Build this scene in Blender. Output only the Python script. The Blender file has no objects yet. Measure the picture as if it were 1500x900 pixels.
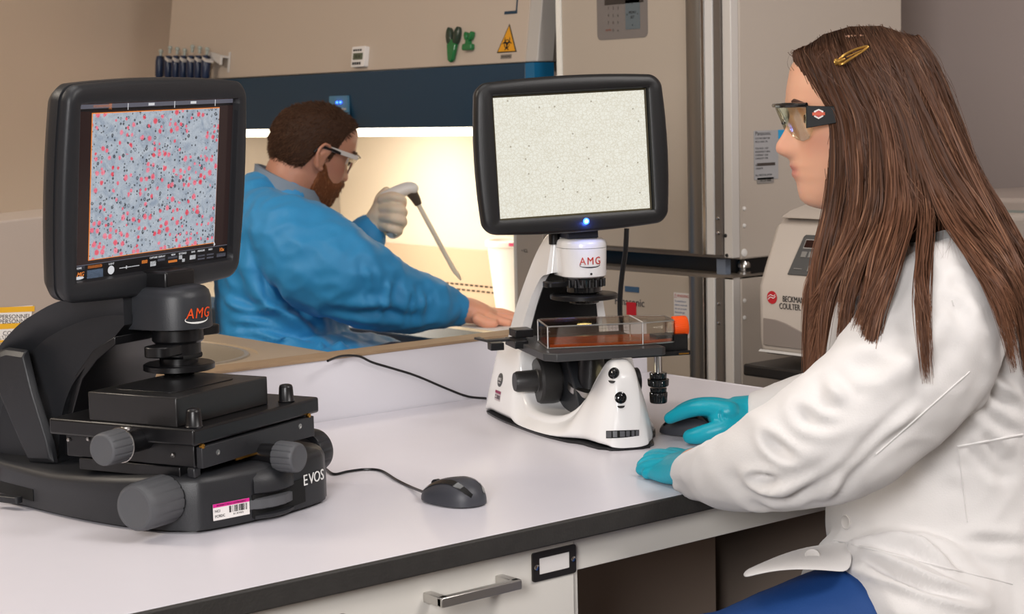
import bpy, bmesh, math, random
import numpy as np
from mathutils import Vector, Matrix, noise
random.seed(7); rng = np.random.default_rng(7)
S = bpy.context.scene
COL = S.collection
# ------------------------------------------------------------------ camera
FPX, ROLL, PITCH, TH = 2600.0, math.atan(.023), math.radians(6.36), math.radians(39.2)
CAM = Vector((0, 0, 1.23))
_U0 = Vector((0, math.sin(PITCH), math.cos(PITCH))); _R0 = Vector((1, 0, 0))
_W = Vector((0, math.cos(PITCH), -math.sin(PITCH)))
_R = math.cos(ROLL)*_R0 - math.sin(ROLL)*_U0; _U = math.sin(ROLL)*_R0 + math.cos(ROLL)*_U0
_M = Matrix(((math.cos(TH), math.sin(TH), 0), (-math.sin(TH), math.cos(TH), 0), (0, 0, 1)))
CR, CU, CW = _M @ _R, _M @ _U, _M @ _W
cd = bpy.data.cameras.new('camera'); cam = bpy.data.objects.new('camera', cd); COL.objects.link(cam)
cam.matrix_world = Matrix(((CR.x, CU.x, -CW.x, CAM.x), (CR.y, CU.y, -CW.y, CAM.y), (CR.z, CU.z, -CW.z, CAM.z), (0, 0, 0, 1)))
cd.sensor_width = 36; cd.lens = FPX*36/1500; cd.clip_start = .05; cd.clip_end = 50
cd.dof.use_dof = True; cd.dof.focus_distance = 2.3; cd.dof.aperture_fstop = 14
S.camera = cam
def A(px, py, d):                     # a point of the room seen at that pixel, d metres deep
    return CAM + (CW + CR*((px-750)/FPX) - CU*((py-450)/FPX))*d
def on(px, py, ax, val):
    r = CW + CR*((px-750)/FPX) - CU*((py-450)/FPX)
    return CAM + r*((val-CAM[ax])/r[ax])
CX = Vector((math.cos(TH), -math.sin(TH), 0)); CY = Vector((math.sin(TH), math.cos(TH), 0))   # horizontal right / away
# ------------------------------------------------------------------ world and lights
w = bpy.data.worlds.new('room_air'); S.world = w; w.use_nodes = True
w.node_tree.nodes['Background'].inputs[0].default_value = (1, .95, .9, 1)
w.node_tree.nodes['Background'].inputs[1].default_value = .52
def area(name, loc, target, sx, sy, power, col):
    l = bpy.data.lights.new(name, 'AREA'); l.shape = 'RECTANGLE'; l.size = sx; l.size_y = sy; l.energy = power; l.color = col
    o = bpy.data.objects.new(name, l); COL.objects.link(o); o.location = loc
    o.rotation_euler = (Vector(target)-Vector(loc)).to_track_quat('-Z', 'Y').to_euler(); return o
area('photo_softbox', CAM + CX*(-.55) - CY*.5 + Vector((0, 0, .42)), A(850, 450, 2.7), .7, .7, 52, (1, .975, .97))
area('fluorescent_ceiling_panel', (.9, 1.9, 2.62), (.9, 1.9, 0), .6, 1.2, 8, (1, .97, .95))
area('fluorescent_ceiling_panel', (-.2, 3.4, 2.62), (.6, 3.9, 0), .6, 1.2, 60, (1, .88, .74))
area('fluorescent_ceiling_panel', (1.9, 0.1, 2.5), (2.6, 2.4, 1.0), .8, .8, 34, (1, .95, .92))
S.view_settings.view_transform = 'Standard'; S.view_settings.look = 'None'
S.view_settings.gamma = 1; S.view_settings.use_curve_mapping = False; S.view_settings.exposure = 0
# ------------------------------------------------------------------ materials
def lin(h):
    if not isinstance(h, str): return (*h, 1)
    h = h.lstrip('#'); v = [int(h[i:i+2], 16)/255 for i in (0, 2, 4)]
    return tuple([(x/12.92 if x <= .04045 else ((x+.055)/1.055)**2.4) for x in v] + [1])
MATS = {}
def mat(name, col='#808080', rough=.5, metal=0, spec=.5, bump=0, bscale=200, var=0, vscale=8, emit=None, es=0, coat=0, trans=0, ior=1.45, sub=0, sheen=0, alpha=1, attr=None):
    if name in MATS: return MATS[name]
    m = bpy.data.materials.new(name); m.use_nodes = True; nt = m.node_tree; b = nt.nodes['Principled BSDF']
    I = b.inputs
    I['Base Color'].default_value = lin(col); I['Roughness'].default_value = rough; I['Metallic'].default_value = metal
    I['Specular IOR Level'].default_value = spec; I['Coat Weight'].default_value = coat; I['Coat Roughness'].default_value = .08
    I['Transmission Weight'].default_value = trans; I['IOR'].default_value = ior; I['Alpha'].default_value = alpha
    I['Subsurface Weight'].default_value = sub; I['Subsurface Radius'].default_value = (1, .35, .2); I['Subsurface Scale'].default_value = .008
    I['Sheen Weight'].default_value = sheen
    if emit: I['Emission Color'].default_value = lin(emit); I['Emission Strength'].default_value = es
    tc = nt.nodes.new('ShaderNodeTexCoord')
    src = None
    if attr:
        a = nt.nodes.new('ShaderNodeAttribute'); a.attribute_name = attr; src = a.outputs['Color']
    if var:
        n = nt.nodes.new('ShaderNodeTexNoise'); n.inputs['Scale'].default_value = vscale; n.inputs['Detail'].default_value = 4
        nt.links.new(tc.outputs['Object'], n.inputs['Vector'])
        hv = nt.nodes.new('ShaderNodeHueSaturation'); hv.inputs['Color'].default_value = lin(col)
        if src: nt.links.new(src, hv.inputs['Color'])
        mr = nt.nodes.new('ShaderNodeMapRange'); mr.inputs['To Min'].default_value = 1-var; mr.inputs['To Max'].default_value = 1+var
        nt.links.new(n.outputs['Fac'], mr.inputs['Value']); nt.links.new(mr.outputs[0], hv.inputs['Value']); src = hv.outputs[0]
    if src: nt.links.new(src, I['Base Color'])
    if bump:
        n = nt.nodes.new('ShaderNodeTexNoise'); n.inputs['Scale'].default_value = bscale; n.inputs['Detail'].default_value = 3
        nt.links.new(tc.outputs['Object'], n.inputs['Vector'])
        bp = nt.nodes.new('ShaderNodeBump'); bp.inputs['Strength'].default_value = bump; bp.inputs['Distance'].default_value = .002
        nt.links.new(n.outputs['Fac'], bp.inputs['Height']); nt.links.new(bp.outputs[0], I['Normal'])
    MATS[name] = m; return m
def glassy(name, tint, refl=.12, rough=.03, mx_=.9):      # clear thin plastic: see-through with a mirror-like film
    m = bpy.data.materials.new(name); m.use_nodes = True; nt = m.node_tree; nt.nodes.clear()
    o = nt.nodes.new('ShaderNodeOutputMaterial'); t = nt.nodes.new('ShaderNodeBsdfTransparent'); g = nt.nodes.new('ShaderNodeBsdfGlossy')
    g.inputs['Roughness'].default_value = rough; t.inputs[0].default_value = lin(tint)
    fr = nt.nodes.new('ShaderNodeLayerWeight'); fr.inputs['Blend'].default_value = .25
    mr = nt.nodes.new('ShaderNodeMapRange'); mr.inputs['To Min'].default_value = refl; mr.inputs['To Max'].default_value = mx_
    mx = nt.nodes.new('ShaderNodeMixShader'); nt.links.new(fr.outputs['Fresnel'], mr.inputs[0]); nt.links.new(mr.outputs[0], mx.inputs[0])
    nt.links.new(t.outputs[0], mx.inputs[1]); nt.links.new(g.outputs[0], mx.inputs[2]); nt.links.new(mx.outputs[0], o.inputs[0])
    return m
BLK = mat('matt_black_plastic', '#232427', .42, bump=.12, bscale=900)
BLK2 = mat('deep_black_anodised', '#121214', .33)
BGL = mat('glossy_black_plastic', '#17181a', .12, coat=.4)
KNOB = mat('grey_rubber', '#505154', .55, bump=.1, bscale=700)
GRM = mat('charcoal_panel', '#2c2e32', .4, bump=.12, bscale=900)
WHT = mat('white_enamel', '#ecebea', .25, coat=.4)
STEEL = mat('brushed_steel', '#b9b6b2', .28, metal=1)
CHR = mat('chrome', '#d8d8d8', .12, metal=1)
BRASS = mat('brass', '#b08038', .3, metal=1)
PAPER = mat('white_label_paper', '#e6e2df', .6)
INK = mat('black_ink', '#1c1b1b', .6)
# ------------------------------------------------------------------ mesh helpers
def V(*a): return Vector(a)
def catmull(P, n=6):
    P = [Vector(p) for p in P]; out = []
    for i in range(len(P)-1):
        a, b, c, d = P[max(i-1, 0)], P[i], P[i+1], P[min(i+2, len(P)-1)]
        for k in range(n):
            t = k/n; out.append(.5*((2*b)+(c-a)*t+(2*a-5*b+4*c-d)*t*t+(3*b-a-3*c+d)*t**3))
    out.append(P[-1]); return out
def rrect(w, h, r, n=5, cx=0, cy=0):
    o = []
    for k, (sx, sy) in enumerate(((1, 1), (-1, 1), (-1, -1), (1, -1))):
        for i in range(n+1):
            a = math.pi/2*(k+i/n); o.append((cx+sx*(w/2-r)+r*math.cos(a), cy+sy*(h/2-r)+r*math.sin(a)))
    return o
class MB:
    def __init__(s): s.v = []; s.f = []
    def add(s, v, f):
        k = len(s.v); s.v += [Vector(p) for p in v]; s.f += [tuple(i+k for i in q) for q in f]; return s
    def box(s, c, d, rot=None):
        c = Vector(c); pts = []
        for x in (-.5, .5):
            for y in (-.5, .5):
                for z in (-.5, .5):
                    p = Vector((x*d[0], y*d[1], z*d[2])); pts.append(c + (rot @ p if rot else p))
        return s.add(pts, [(0, 1, 3, 2), (4, 6, 7, 5), (0, 4, 5, 1), (2, 3, 7, 6), (0, 2, 6, 4), (1, 5, 7, 3)])
    def bb(s, a, b):
        return s.box([(a[i]+b[i])/2 for i in range(3)], [abs(b[i]-a[i]) for i in range(3)])
    def rings(s, R, cap=True, closed=True):
        n = len(R[0]); v = [p for r in R for p in r]; f = []
        for i in range(len(R)-1):
            for j in range(n if closed else n-1):
                k = (j+1) % n; f.append((i*n+j, i*n+k, (i+1)*n+k, (i+1)*n+j))
        if cap: f.append(tuple(range(n-1, -1, -1))); f.append(tuple((len(R)-1)*n+j for j in range(n)))
        return s.add(v, f)
    def lathe(s, p0, axis, prof, n=28, sx=1, sy=1, cap=True):
        p0 = Vector(p0); ax = Vector(axis).normalized(); u = ax.orthogonal().normalized() if abs(ax.z) < .999 else Vector((1, 0, 0)); vv = ax.cross(u)
        return s.rings([[p0+ax*h+(u*math.cos(2*math.pi*j/n)*sx+vv*math.sin(2*math.pi*j/n)*sy)*max(r, 1e-5) for j in range(n)] for h, r in prof], cap)
    def cyl(s, p0, p1, r, r1=None, n=24, b=0):
        p0, p1 = Vector(p0), Vector(p1); L = (p1-p0).length; r1 = r if r1 is None else r1
        pr = [(0, r), (L, r1)] if not b else [(0, r-b), (b*.3, r-b*.3), (b, r), (L-b, r1), (L-b*.3, r1-b*.3), (L, r1-b)]
        return s.lathe(p0, p1-p0, pr, n)
    def tube(s, pts, r, n=8, sm=6, ry=None):
        P = catmull(pts, sm) if sm > 1 else [Vector(p) for p in pts]
        rr = r if callable(r) else (lambda t: r)
        R = []; up = None
        for i, p in enumerate(P):
            t = (P[min(i+1, len(P)-1)]-P[max(i-1, 0)]).normalized()
            if up is None: up = t.orthogonal().normalized()
            up = (up-t*up.dot(t)).normalized(); sd = t.cross(up); q = rr(i/(len(P)-1))
            R.append([p+(up*math.cos(2*math.pi*j/n)+sd*math.sin(2*math.pi*j/n))*q for j in range(n)])
        return s.rings(R)
    def prism(s, poly, lo, hi, plane='xy'):
        def m(a, b, c): return {'xy': (a, b, c), 'yz': (c, a, b), 'xz': (a, c, b)}[plane]
        return s.rings([[m(a, b, lo) for a, b in poly], [m(a, b, hi) for a, b in poly]])
    def sph(s, c, r, n=16, sc=(1, 1, 1)):
        c = Vector(c); R = []
        for i in range(n//2+1):
            t = math.pi*i/(n//2); R.append([c+Vector((math.sin(t)*math.cos(2*math.pi*j/n)*sc[0], math.sin(t)*math.sin(2*math.pi*j/n)*sc[1], math.cos(t)*sc[2]))*r for j in range(n)])
        return s.rings(R, cap=False)
    def build(s, name, m, parent=None, bevel=0, seg=2, angle=35, M=None, inv=None, weld=True):
        v = s.v
        if M is not None: v = [M @ p for p in v]
        if inv is not None: v = [inv @ p for p in v]
        me = bpy.data.meshes.new(name); me.from_pydata([tuple(p) for p in v], [], s.f)
        bm = bmesh.new(); bm.from_mesh(me)
        if weld: bmesh.ops.remove_doubles(bm, verts=bm.verts, dist=1e-6)
        bmesh.ops.recalc_face_normals(bm, faces=bm.faces)
        for f in bm.faces: f.smooth = True
        for e in bm.edges:
            if len(e.link_faces) == 2 and e.calc_face_angle(0) > math.radians(angle): e.smooth = False
        bm.to_mesh(me); bm.free(); me.materials.append(m)
        o = bpy.data.objects.new(name, me); COL.objects.link(o)
        if parent: o.parent = parent
        if bevel:
            b = o.modifiers.new('bevel', 'BEVEL'); b.width = bevel; b.segments = seg; b.limit_method = 'ANGLE'; b.angle_limit = math.radians(40); b.harden_normals = False
        return o
def tag(o, label=None, cat=None, group=None, kind=None):
    for k, x in (('label', label), ('category', cat), ('group', group), ('kind', kind)):
        if x: o[k] = x
    return o
def thing(name, label, cat, loc=(0, 0, 0), rz=0, group=None, rot=None):
    o = bpy.data.objects.new(name, None); COL.objects.link(o); o.empty_display_size = .05; o.location = loc
    o.rotation_euler = rot if rot else (0, 0, rz)
    return tag(o, label, cat, group)
def inv(o):
    return (Matrix.Translation(o.location) @ o.rotation_euler.to_matrix().to_4x4()).inverted()
def frame(o, x, z):                    # matrix with local x, z = given directions (flat art is drawn in x/z, facing -y)
    x = Vector(x).normalized(); z = Vector(z); z = (z-x*z.dot(x)).normalized(); y = z.cross(x)
    return Matrix(((x.x, y.x, z.x, o[0]), (x.y, y.y, z.y, o[1]), (x.z, y.z, z.z, o[2]), (0, 0, 0, 1)))
def text(name, s, size, m, parent, M, align='CENTER', shear=0, sx=1, ext=.0003, space=1):
    cu = bpy.data.curves.new(name, 'FONT'); cu.body = s; cu.size = size; cu.align_x = align; cu.align_y = 'CENTER'; cu.extrude = ext; cu.shear = shear; cu.space_character = space; cu.resolution_u = 3
    t = bpy.data.objects.new(name, cu); COL.objects.link(t)
    dg = bpy.context.evaluated_depsgraph_get(); me = bpy.data.meshes.new_from_object(t.evaluated_get(dg)); bpy.data.objects.remove(t)
    R = Matrix.Rotation(math.pi/2, 4, 'X')     # text lies in x/z facing -y
    me.transform(M @ R @ Matrix.Diagonal((sx, 1, 1, 1))); me.materials.clear(); me.materials.append(m)
    o = bpy.data.objects.new(name, me); COL.objects.link(o); o.parent = parent; return o
def flat(w, h, r=0, t=.0006, n=4, cx=0, cz=0):
    mb = MB(); mb.prism(rrect(w, h, r, n, cx, cz) if r else [(cx-w/2, cz-h/2), (cx+w/2, cz-h/2), (cx+w/2, cz+h/2), (cx-w/2, cz+h/2)], -t, 0, 'xz'); return mb
def remesh(mb, vox, smooth=3, fac=.5):
    me = bpy.data.meshes.new('tmp'); me.from_pydata([tuple(p) for p in mb.v], [], mb.f)
    bm = bmesh.new(); bm.from_mesh(me); bmesh.ops.recalc_face_normals(bm, faces=bm.faces); bm.to_mesh(me); bm.free()
    o = bpy.data.objects.new('tmp', me); COL.objects.link(o)
    r = o.modifiers.new('r', 'REMESH'); r.mode = 'VOXEL'; r.voxel_size = vox; r.adaptivity = 0
    if smooth: s = o.modifiers.new('s', 'SMOOTH'); s.iterations = smooth; s.factor = fac
    dg = bpy.context.evaluated_depsgraph_get(); out = bpy.data.meshes.new_from_object(o.evaluated_get(dg)); bpy.data.objects.remove(o)
    return out
def co(me):
    a = np.empty(len(me.vertices)*3); me.vertices.foreach_get('co', a); return a.reshape(-1, 3)
def nor(me):
    a = np.empty(len(me.vertices)*3); me.vertex_normals.foreach_get('vector', a); return a.reshape(-1, 3)
def setco(me, a): me.vertices.foreach_set('co', np.ascontiguousarray(a).ravel()); me.update()
def meobj(name, me, m, parent, world=True):
    me.name = name
    if world and parent: me.transform(inv(parent))
    me.materials.clear(); me.materials.append(m)
    me.polygons.foreach_set('use_smooth', [True]*len(me.polygons))
    o = bpy.data.objects.new(name, me); COL.objects.link(o); o.parent = parent; return o
def colattr(me, name, rgb):
    a = me.color_attributes.new(name, 'FLOAT_COLOR', 'POINT'); d = np.ones((len(me.vertices), 4)); d[:, :3] = rgb; a.data.foreach_set('color', d.ravel())
# ================================================================== the room
def struct(name, mb, m, **k):
    o = mb.build(name, m, **k); o['kind'] = 'structure'; return o
WALL = mat('beige_wall_paint', '#c6b19d', .75, bump=.1, bscale=120, var=.03, vscale=3)
struct('floor', MB().bb((-3, -3, -.05), (4.2, 6, 0)), mat('grey_vinyl_floor', '#6d6862', .45, var=.08, vscale=20))
struct('ceiling', MB().bb((-3, -3, 2.7), (4.2, 6, 2.75)), mat('ceiling_white', '#d9d5cf', .8))
struct('wall_back', MB().bb((3.7, -3, 0), (3.8, 6, 2.7)), mat('pinkish_wall_paint', '#b9aaa4', .75, bump=.1, bscale=120))
struct('wall_left', MB().bb((-3, 5.2, 0), (3.7, 5.3, 2.7)), WALL)
struct('wall_right', MB().bb((-3, -2.6, 0), (3.7, -2.5, 2.7)), WALL)
struct('wall_front', MB().bb((-3, -3, 0), (-2.9, 6, 2.7)), WALL)
# ------------------------------------------------------------------ desk
LAM = mat('lavender_white_laminate', '#dcd9e0', .3, spec=.5, bump=.03, bscale=300, var=.012, vscale=30)
EDGE = mat('dark_rubber_edging', '#33312f', .6, bump=.3, bscale=300, var=.25, vscale=60)
PAINT = mat('cream_white_painted_steel', '#dedad2', .4)
KNEE = mat('brown_grey_panel', '#ae9d90', .6, var=.04)
d = thing('laboratory_desk', 'long lavender-white laminate desk with dark edging carrying both microscopes', 'desk', (1.0, 1.9, 0))
I = inv(d)
MB().bb((-.6, 1.514, .735), (2.16, 2.27, .76)).build('desktop', LAM, d, bevel=.0015, inv=I)
MB().bb((-.6, 1.506, .7355), (2.16, 1.514, .7605)).build('edge_strip', EDGE, d, bevel=.002, inv=I)
MB().bb((2.16, 1.506, .735), (2.166, 2.27, .7605)).build('edge_strip', LAM, d, bevel=.002, inv=I)
MB().bb((1.34, 1.535, .69), (2.15, 1.555, .735)).build('apron_rail', PAINT, d, bevel=.001, inv=I)
MB().bb((1.34, 2.2, 0), (2.13, 2.22, .735)).build('back_panel', mat('dark_knee_panel', '#a3958b', .6), d, inv=I)
xk = on(1038, 800, 1, 2.0).x
MB().bb((1.343, 1.985, 0), (xk, 2.0, .735)).build('modesty_panel', KNEE, d, inv=I)
MB().bb((2.13, 1.57, 0), (2.155, 2.2, .735)).build('end_panel', KNEE, d, inv=I)
# cabinet under the desk
c = thing('drawer_cabinet', 'white steel drawer cabinet under the desk, drawers with bar handles', 'cabinet', (.95, 1.85, 0)); I = inv(c)
MB().bb((.2, 1.55, 0), (1.333, 2.18, .734)).build('body', KNEE, c, inv=I)
MB().bb((1.333, 1.535, .0), (1.342, 2.18, .734)).build('side_panel', PAINT, c, bevel=.001, inv=I)
def drawer(x0, x1, z0, z1, hx, lx, keyx=None):
    dr = MB().bb((x0, 1.528, z0), (x1, 1.55, z1)).build('drawer', PAINT, c, bevel=.002, inv=I)
    if hx:
        h = MB(); zz = .7035
        h.prism(rrect(.112, .011, .0015, 2, hx, zz), 1.494, 1.503, 'xz')
        for s in (-1, 1): h.bb((hx+s*.0505-.0055, 1.496, zz-.0055), (hx+s*.0505+.0055, 1.53, zz+.0055))
        h.build('drawer_handle', mat('satin_nickel', '#c4c1bd', .3, metal=.9), dr, bevel=.001, inv=I)
    if lx:
        f = MB(); o = rrect(.066, .034, .003, 3, lx, .708); i = rrect(.046, .019, .001, 3, lx, .708)
        n = len(o)
        for y0, y1 in ((1.5255, 1.528),):
            f.rings([[(a, y1, b) for a, b in o], [(a, y0, b) for a, b in o], [(a, y0, b) for a, b in i], [(a, y1, b) for a, b in i]], cap=False)
        lh = f.build('label_holder', mat('dark_bronze', '#3c3835', .35, metal=.6), dr, inv=I)
        MB().bb((lx-.023, 1.5265, .6985), (lx+.023, 1.5278, .7175)).build('paper_card', PAPER, dr, inv=I)
        for s in (-1, 1):
            MB().cyl((lx+s*.028, 1.5255, .708), (lx+s*.028, 1.5235, .708), .0035, b=.001, n=12).build('screw', CHR, dr, inv=I)
    if keyx:
        MB().cyl((keyx, 1.53, .698), (keyx, 1.523, .698), .009, b=.001).build('lock', mat('brown_lock', '#5d4c44', .4, metal=.5), dr, inv=I)
drawer(.87, 1.331, .575, .731, 1.168, 1.299, 1.005)
drawer(.87, 1.331, .29, .571, None, None)
drawer(.87, 1.331, .02, .286, None, None)
drawer(.38, .866, .575, .731, .63, None)
drawer(.38, .866, .02, .571, None, None)
# ------------------------------------------------------------------ divider wall behind the desk with its brown cap
dv = thing('desk_divider', 'low white divider with brown wood cap behind the desk', 'partition', (1.0, 2.3, 0)); I = inv(dv)
BSP = mat('white_laminate_upstand', '#dddbe1', .35, spec=.5)
CAP = mat('brown_wood_trim', '#9b8266', .5, var=.15, vscale=40)
MB().bb((-.6, 2.272, 0), (2.16, 2.318, .8535)).build('divider_panel', BSP, dv, inv=I)
MB().bb((-.6, 2.268, .854), (2.16, 2.322, .8585)).build('cap_strip', CAP, dv, bevel=.001, inv=I)
# ------------------------------------------------------------------ sink counter
TAN = mat('tan_epoxy_counter', '#a8957c', .38, var=.03, vscale=20, spec=.6)
sk = thing('sink_counter', 'tan counter with an oval sink basin behind the desk divider', 'counter', (.9, 2.75, 0)); I = inv(sk)
cx, cy, ax, ay = 1.28, 2.515, .165, .165
n = 48; x0, x1, y0, y1 = .2, 1.52, 2.325, 3.05
def rect_pt(a):
    c_, s_ = math.cos(a), math.sin(a); t = 1e9
    if c_ > 1e-9: t = min(t, (x1-cx)/c_)
    if c_ < -1e-9: t = min(t, (x0-cx)/c_)
    if s_ > 1e-9: t = min(t, (y1-cy)/s_)
    if s_ < -1e-9: t = min(t, (y0-cy)/s_)
    return (cx+c_*t, cy+s_*t)
angs = sorted([2*math.pi*i/n for i in range(n)] + [math.atan2(b-cy, a-cx) % (2*math.pi) for a in (x0, x1) for b in (y0, y1)])
top = MB(); R = []
def se(a, k=1, e=2.6):
    c_, s_ = math.cos(a), math.sin(a); q = (abs(c_)**e+abs(s_)**e)**(-1/e); return (cx+c_*q*ax*k, cy+s_*q*ay*k)
R.append([(*rect_pt(a), .828) for a in angs]); R.append([(*rect_pt(a), .858) for a in angs])
R.append([(*se(a, 1.11), .858) for a in angs]); R.append([(*se(a, 1.10), .8555) for a in angs]); R.append([(*se(a, 1.03), .8555) for a in angs])
R.append([(*se(a, 1.0), .853) for a in angs]); R.append([(*se(a, .99), .828) for a in angs])
top.rings(R, cap=False).build('countertop', TAN, sk, inv=I, angle=25)
bas = MB(); bas.rings([[(*se(a, k), z) for a in angs] for k, z in ((1.035, .8556), (1.03, .858), (.99, .858), (.975, .85), (.95, .78), (.90, .70), (.7, .685), (.1, .683), (.0001, .682))], cap=False)
bas.build('sink_basin', mat('grey_tan_basin', '#9c9283', .3, metal=.15), sk, inv=I, angle=60)
MB().lathe((cx, cy, .683), (0, 0, 1), [(0, .03), (.003, .028), (.003, .012), (.001, .01)], n=20).build('drain', STEEL, sk, inv=I)
MB().bb((.2, 2.325, .0), (1.50, 3.03, .828)).build('base_cabinet', PAINT, sk, inv=I) if False else None
b = MB(); b.bb((.2, 2.33, 0), (1.0, 3.03, .828)); b.bb((1.0, 2.33, 0), (1.5, 3.03, .66)); b.bb((1.49, 2.33, .66), (1.5, 3.03, .828)); b.bb((1.0, 2.33, .66), (1.5, 2.335, .828)); b.bb((1.0, 3.02, .66), (1.5, 3.03, .828))
b.build('base_cabinet', KNEE, sk, inv=I)
# small white tap-side soap tube lying by the sink
P = on(186, 556, 2, .862)
t = thing('crumpled_wipe', 'crumpled white wipe with a dark red stripe beside the sink', 'wipe', (P.x, P.y, .858)); 
mb = MB(); R = []
for i in range(7):
    zz = i/6*.02
    R.append([(math.cos(a)*(.016-.01*abs(i/6-.4)+.004*math.sin(3*a+i)), math.sin(a)*(.02-.01*abs(i/6-.4)+.003*math.sin(5*a+i*2)), zz) for a in [2*math.pi*j/14 for j in range(14)]])
mb.rings(R).build('tissue', PAPER, t, angle=15)
MB().box((0, -.014, .012), (.006, .014, .012), Matrix.Rotation(.6, 3, 'Y')).build('red_stripe', mat('dark_red', '#6e2a24', .5), t)
# ------------------------------------------------------------------ beige instrument with warning sheet (far left)
EQ = mat('beige_instrument_paint', '#ab9d92', .55, bump=.05, bscale=200)
e = thing('instrument_cabinet', 'beige instrument cabinet on the sink counter behind the left microscope', 'instrument', (.9, 2.98, .858)); I = inv(e)
pts = [on(-200, 346, 1, 2.86), on(65, 317, 1, 2.86), on(182, 304, 1, 2.86)]
xr = pts[2].x; zr = pts[2].z; xl = .3; zl = pts[2].z + (pts[0].z-pts[2].z)*(xr-xl)/(pts[2].x-pts[0].x)
MB().prism([(xl, .8585), (xr, .8585), (xr, zr), (xl, zl)], 2.86, 3.04, 'xz').build('body', EQ, e, bevel=.004, inv=I)
YEL = mat('warning_yellow', '#e6b02a', .5)
pc = on(24, 520, 1, 2.857); sh = thing('warning_sheet', 'white safety sheet with yellow header stripes taped on the beige instrument', 'sign', tuple(pc))
s = 2600/ (Vector(pc)-CAM).dot(CW)
k = 1/s
ow = [(-62, -75), (16, -75), (24, -60), (30, 0), (27, 45), (18, 55), (20, 72), (-62, 68)]
o = MB(); 
M = frame((0, 0, 0), (1, 0, -.06), (0, 0, 1))
o.prism([(a*k*1.25, b*k) for a, b in ow], -.0008, 0, 'xz').build('paper_sheet', PAPER, sh, M=M)
for zz, h in ((66, 8), (42, 8), (18, 8), (-9, 8)):
    MB().prism([(-62*k*1.25, (zz-h/2)*k), (22*k*1.25, (zz-h/2+1)*k), (22*k*1.25, (zz+h/2+1)*k), (-62*k*1.25, (zz+h/2)*k)], -.0012, -.0008, 'xz').build('yellow_stripe', YEL, sh, M=M)
for zz, tx, hh in ((56, 'RIESGO PERSONNEL', 6), (49, 'SERVICE PERSONNEL', 6), (32, 'CONTROL', 6), (26, "L'UTILISATEUR", 5), (8, "NATURE", 5), (2, 'DE CET INSTRUMENT', 6), (-3, 'DE SECOURS', 5), (-18, 'NICHT BEDIENEN', 6), (-24, 'NUR SERVICE PERSONAL', 5), (-40, 'SOPORTE TECNICO', 5), (-52, 'SERVICIO', 5)):
    text('printed_line', tx, hh*k*1.5, INK, sh, M @ Matrix.Translation((22*k, -.0011, zz*k)), 'RIGHT', ext=.0001)
# ================================================================== black microscope (left)
def bulged(w, h, r, b, n=10, bt=None):      # rounded rectangle whose sides bow out by b
    bt = b if bt is None else bt
    o = []
    for x, z in rrect(w, h, r, n):
        o.append((x + math.copysign(b, x)*(1-(2*z/h)**2)*min(1, abs(2*x/w)**6), z + math.copysign(bt, z)*(1-(2*x/w)**2)*min(1, abs(2*z/h)**6)))
    out = []                                # refine the straight runs
    for i in range(len(o)):
        a, c_ = o[i], o[(i+1) % len(o)]
        L = math.hypot(a[0]-c_[0], a[1]-c_[1]); k = max(1, int(L/.02))
        for j in range(k):
            t = j/k; x, z = a[0]*(1-t)+c_[0]*t, a[1]*(1-t)+c_[1]*t
            out.append((x, z))
    if True:
        q = []
        for x, z in out:
            if k and abs(abs(x)-w/2) < b+1e-3 and abs(z) < h/2-r: x = math.copysign(w/2+b*(1-(2*z/h)**2), x)
            if abs(abs(z)-h/2) < bt+1e-3 and abs(x) < w/2-r: z = math.copysign(h/2+bt*(1-(2*x/w)**2), z)
            q.append((x, z))
        out = q
    return out
def scaled(P, w, h, w0, h0): return [(x*w/w0, z*h/h0) for x, z in P]
def monitor(parent, ctr, yaw, tilt, rol, W, H, sw, sh_, soff, depth, body, back):
    x = Vector((math.cos(yaw), math.sin(yaw), 0)); nn = Vector((math.sin(yaw), -math.cos(yaw), 0)); up = Vector((0, 0, 1))
    u2 = -math.sin(tilt)*nn + math.cos(tilt)*up
    xr = math.cos(rol)*x + math.sin(rol)*u2; ur = -math.sin(rol)*x + math.cos(rol)*u2
    M = inv(parent) @ frame(ctr, xr, ur)
    P = bulged(W, H, .018, .006); 
    def ring(k, y, dx=0): return [(a*(W/2-k)/(W/2), y, b*(H/2-k)/(H/2)) for a, b in P]
    n = len(P)
    So = scaled(P, 1, 1, 1, 1)
    inner = []
    for a, b in P:                          # project onto the screen rectangle
        t = min((sw/2)/max(abs(a), 1e-6), (sh_/2)/max(abs(b), 1e-6)) ; inner.append((a*t+soff[0], b*t+soff[1]))
    def blend(k, y): return [((1-k)*P[i][0]+k*inner[i][0], y, (1-k)*P[i][1]+k*inner[i][1]) for i in range(n)]
    mb = MB(); mb.rings([ring(.0, .012), ring(0, .004), ring(.002, .0005), ring(.005, -.0015), blend(.80, -.002), blend(.93, -.0005), [(a, .010, b) for a, b in inner]], cap=False)
    bz = mb.build('monitor_bezel', body, parent, M=M, angle=50)
    mb = MB(); mb.rings([ring(.0015, .0125), ring(.0015, .016), ring(.0, .0165), ring(.0, depth*.6), ring(.006, depth*.85), ring(.02, depth), ring(.05, depth+.004)])
    mb.build('monitor_back', back, bz, M=M, angle=40)
    return bz, M
def mfit(px, py, d): return A(px, py, d)
s1 = thing('black_inverted_microscope', 'large black digital microscope with a tilted monitor showing red and grey cells', 'microscope', (.964, 1.754, .76), math.radians(22))
F1 = [(0, 0), (.025, -.014), (.06, -.026), (.10, -.036), (.14, -.043), (.185, -.043), (.205, -.034), (.218, -.026), (.236, -.006), (.244, .04), (.246, .10), (.246, .41), (.215, .435), (.10, .445), (.075, .43), (.045, .36), (.018, .27), (-.002, .19), (-.012, .13), (-.015, .08), (-.012, .03)]
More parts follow.
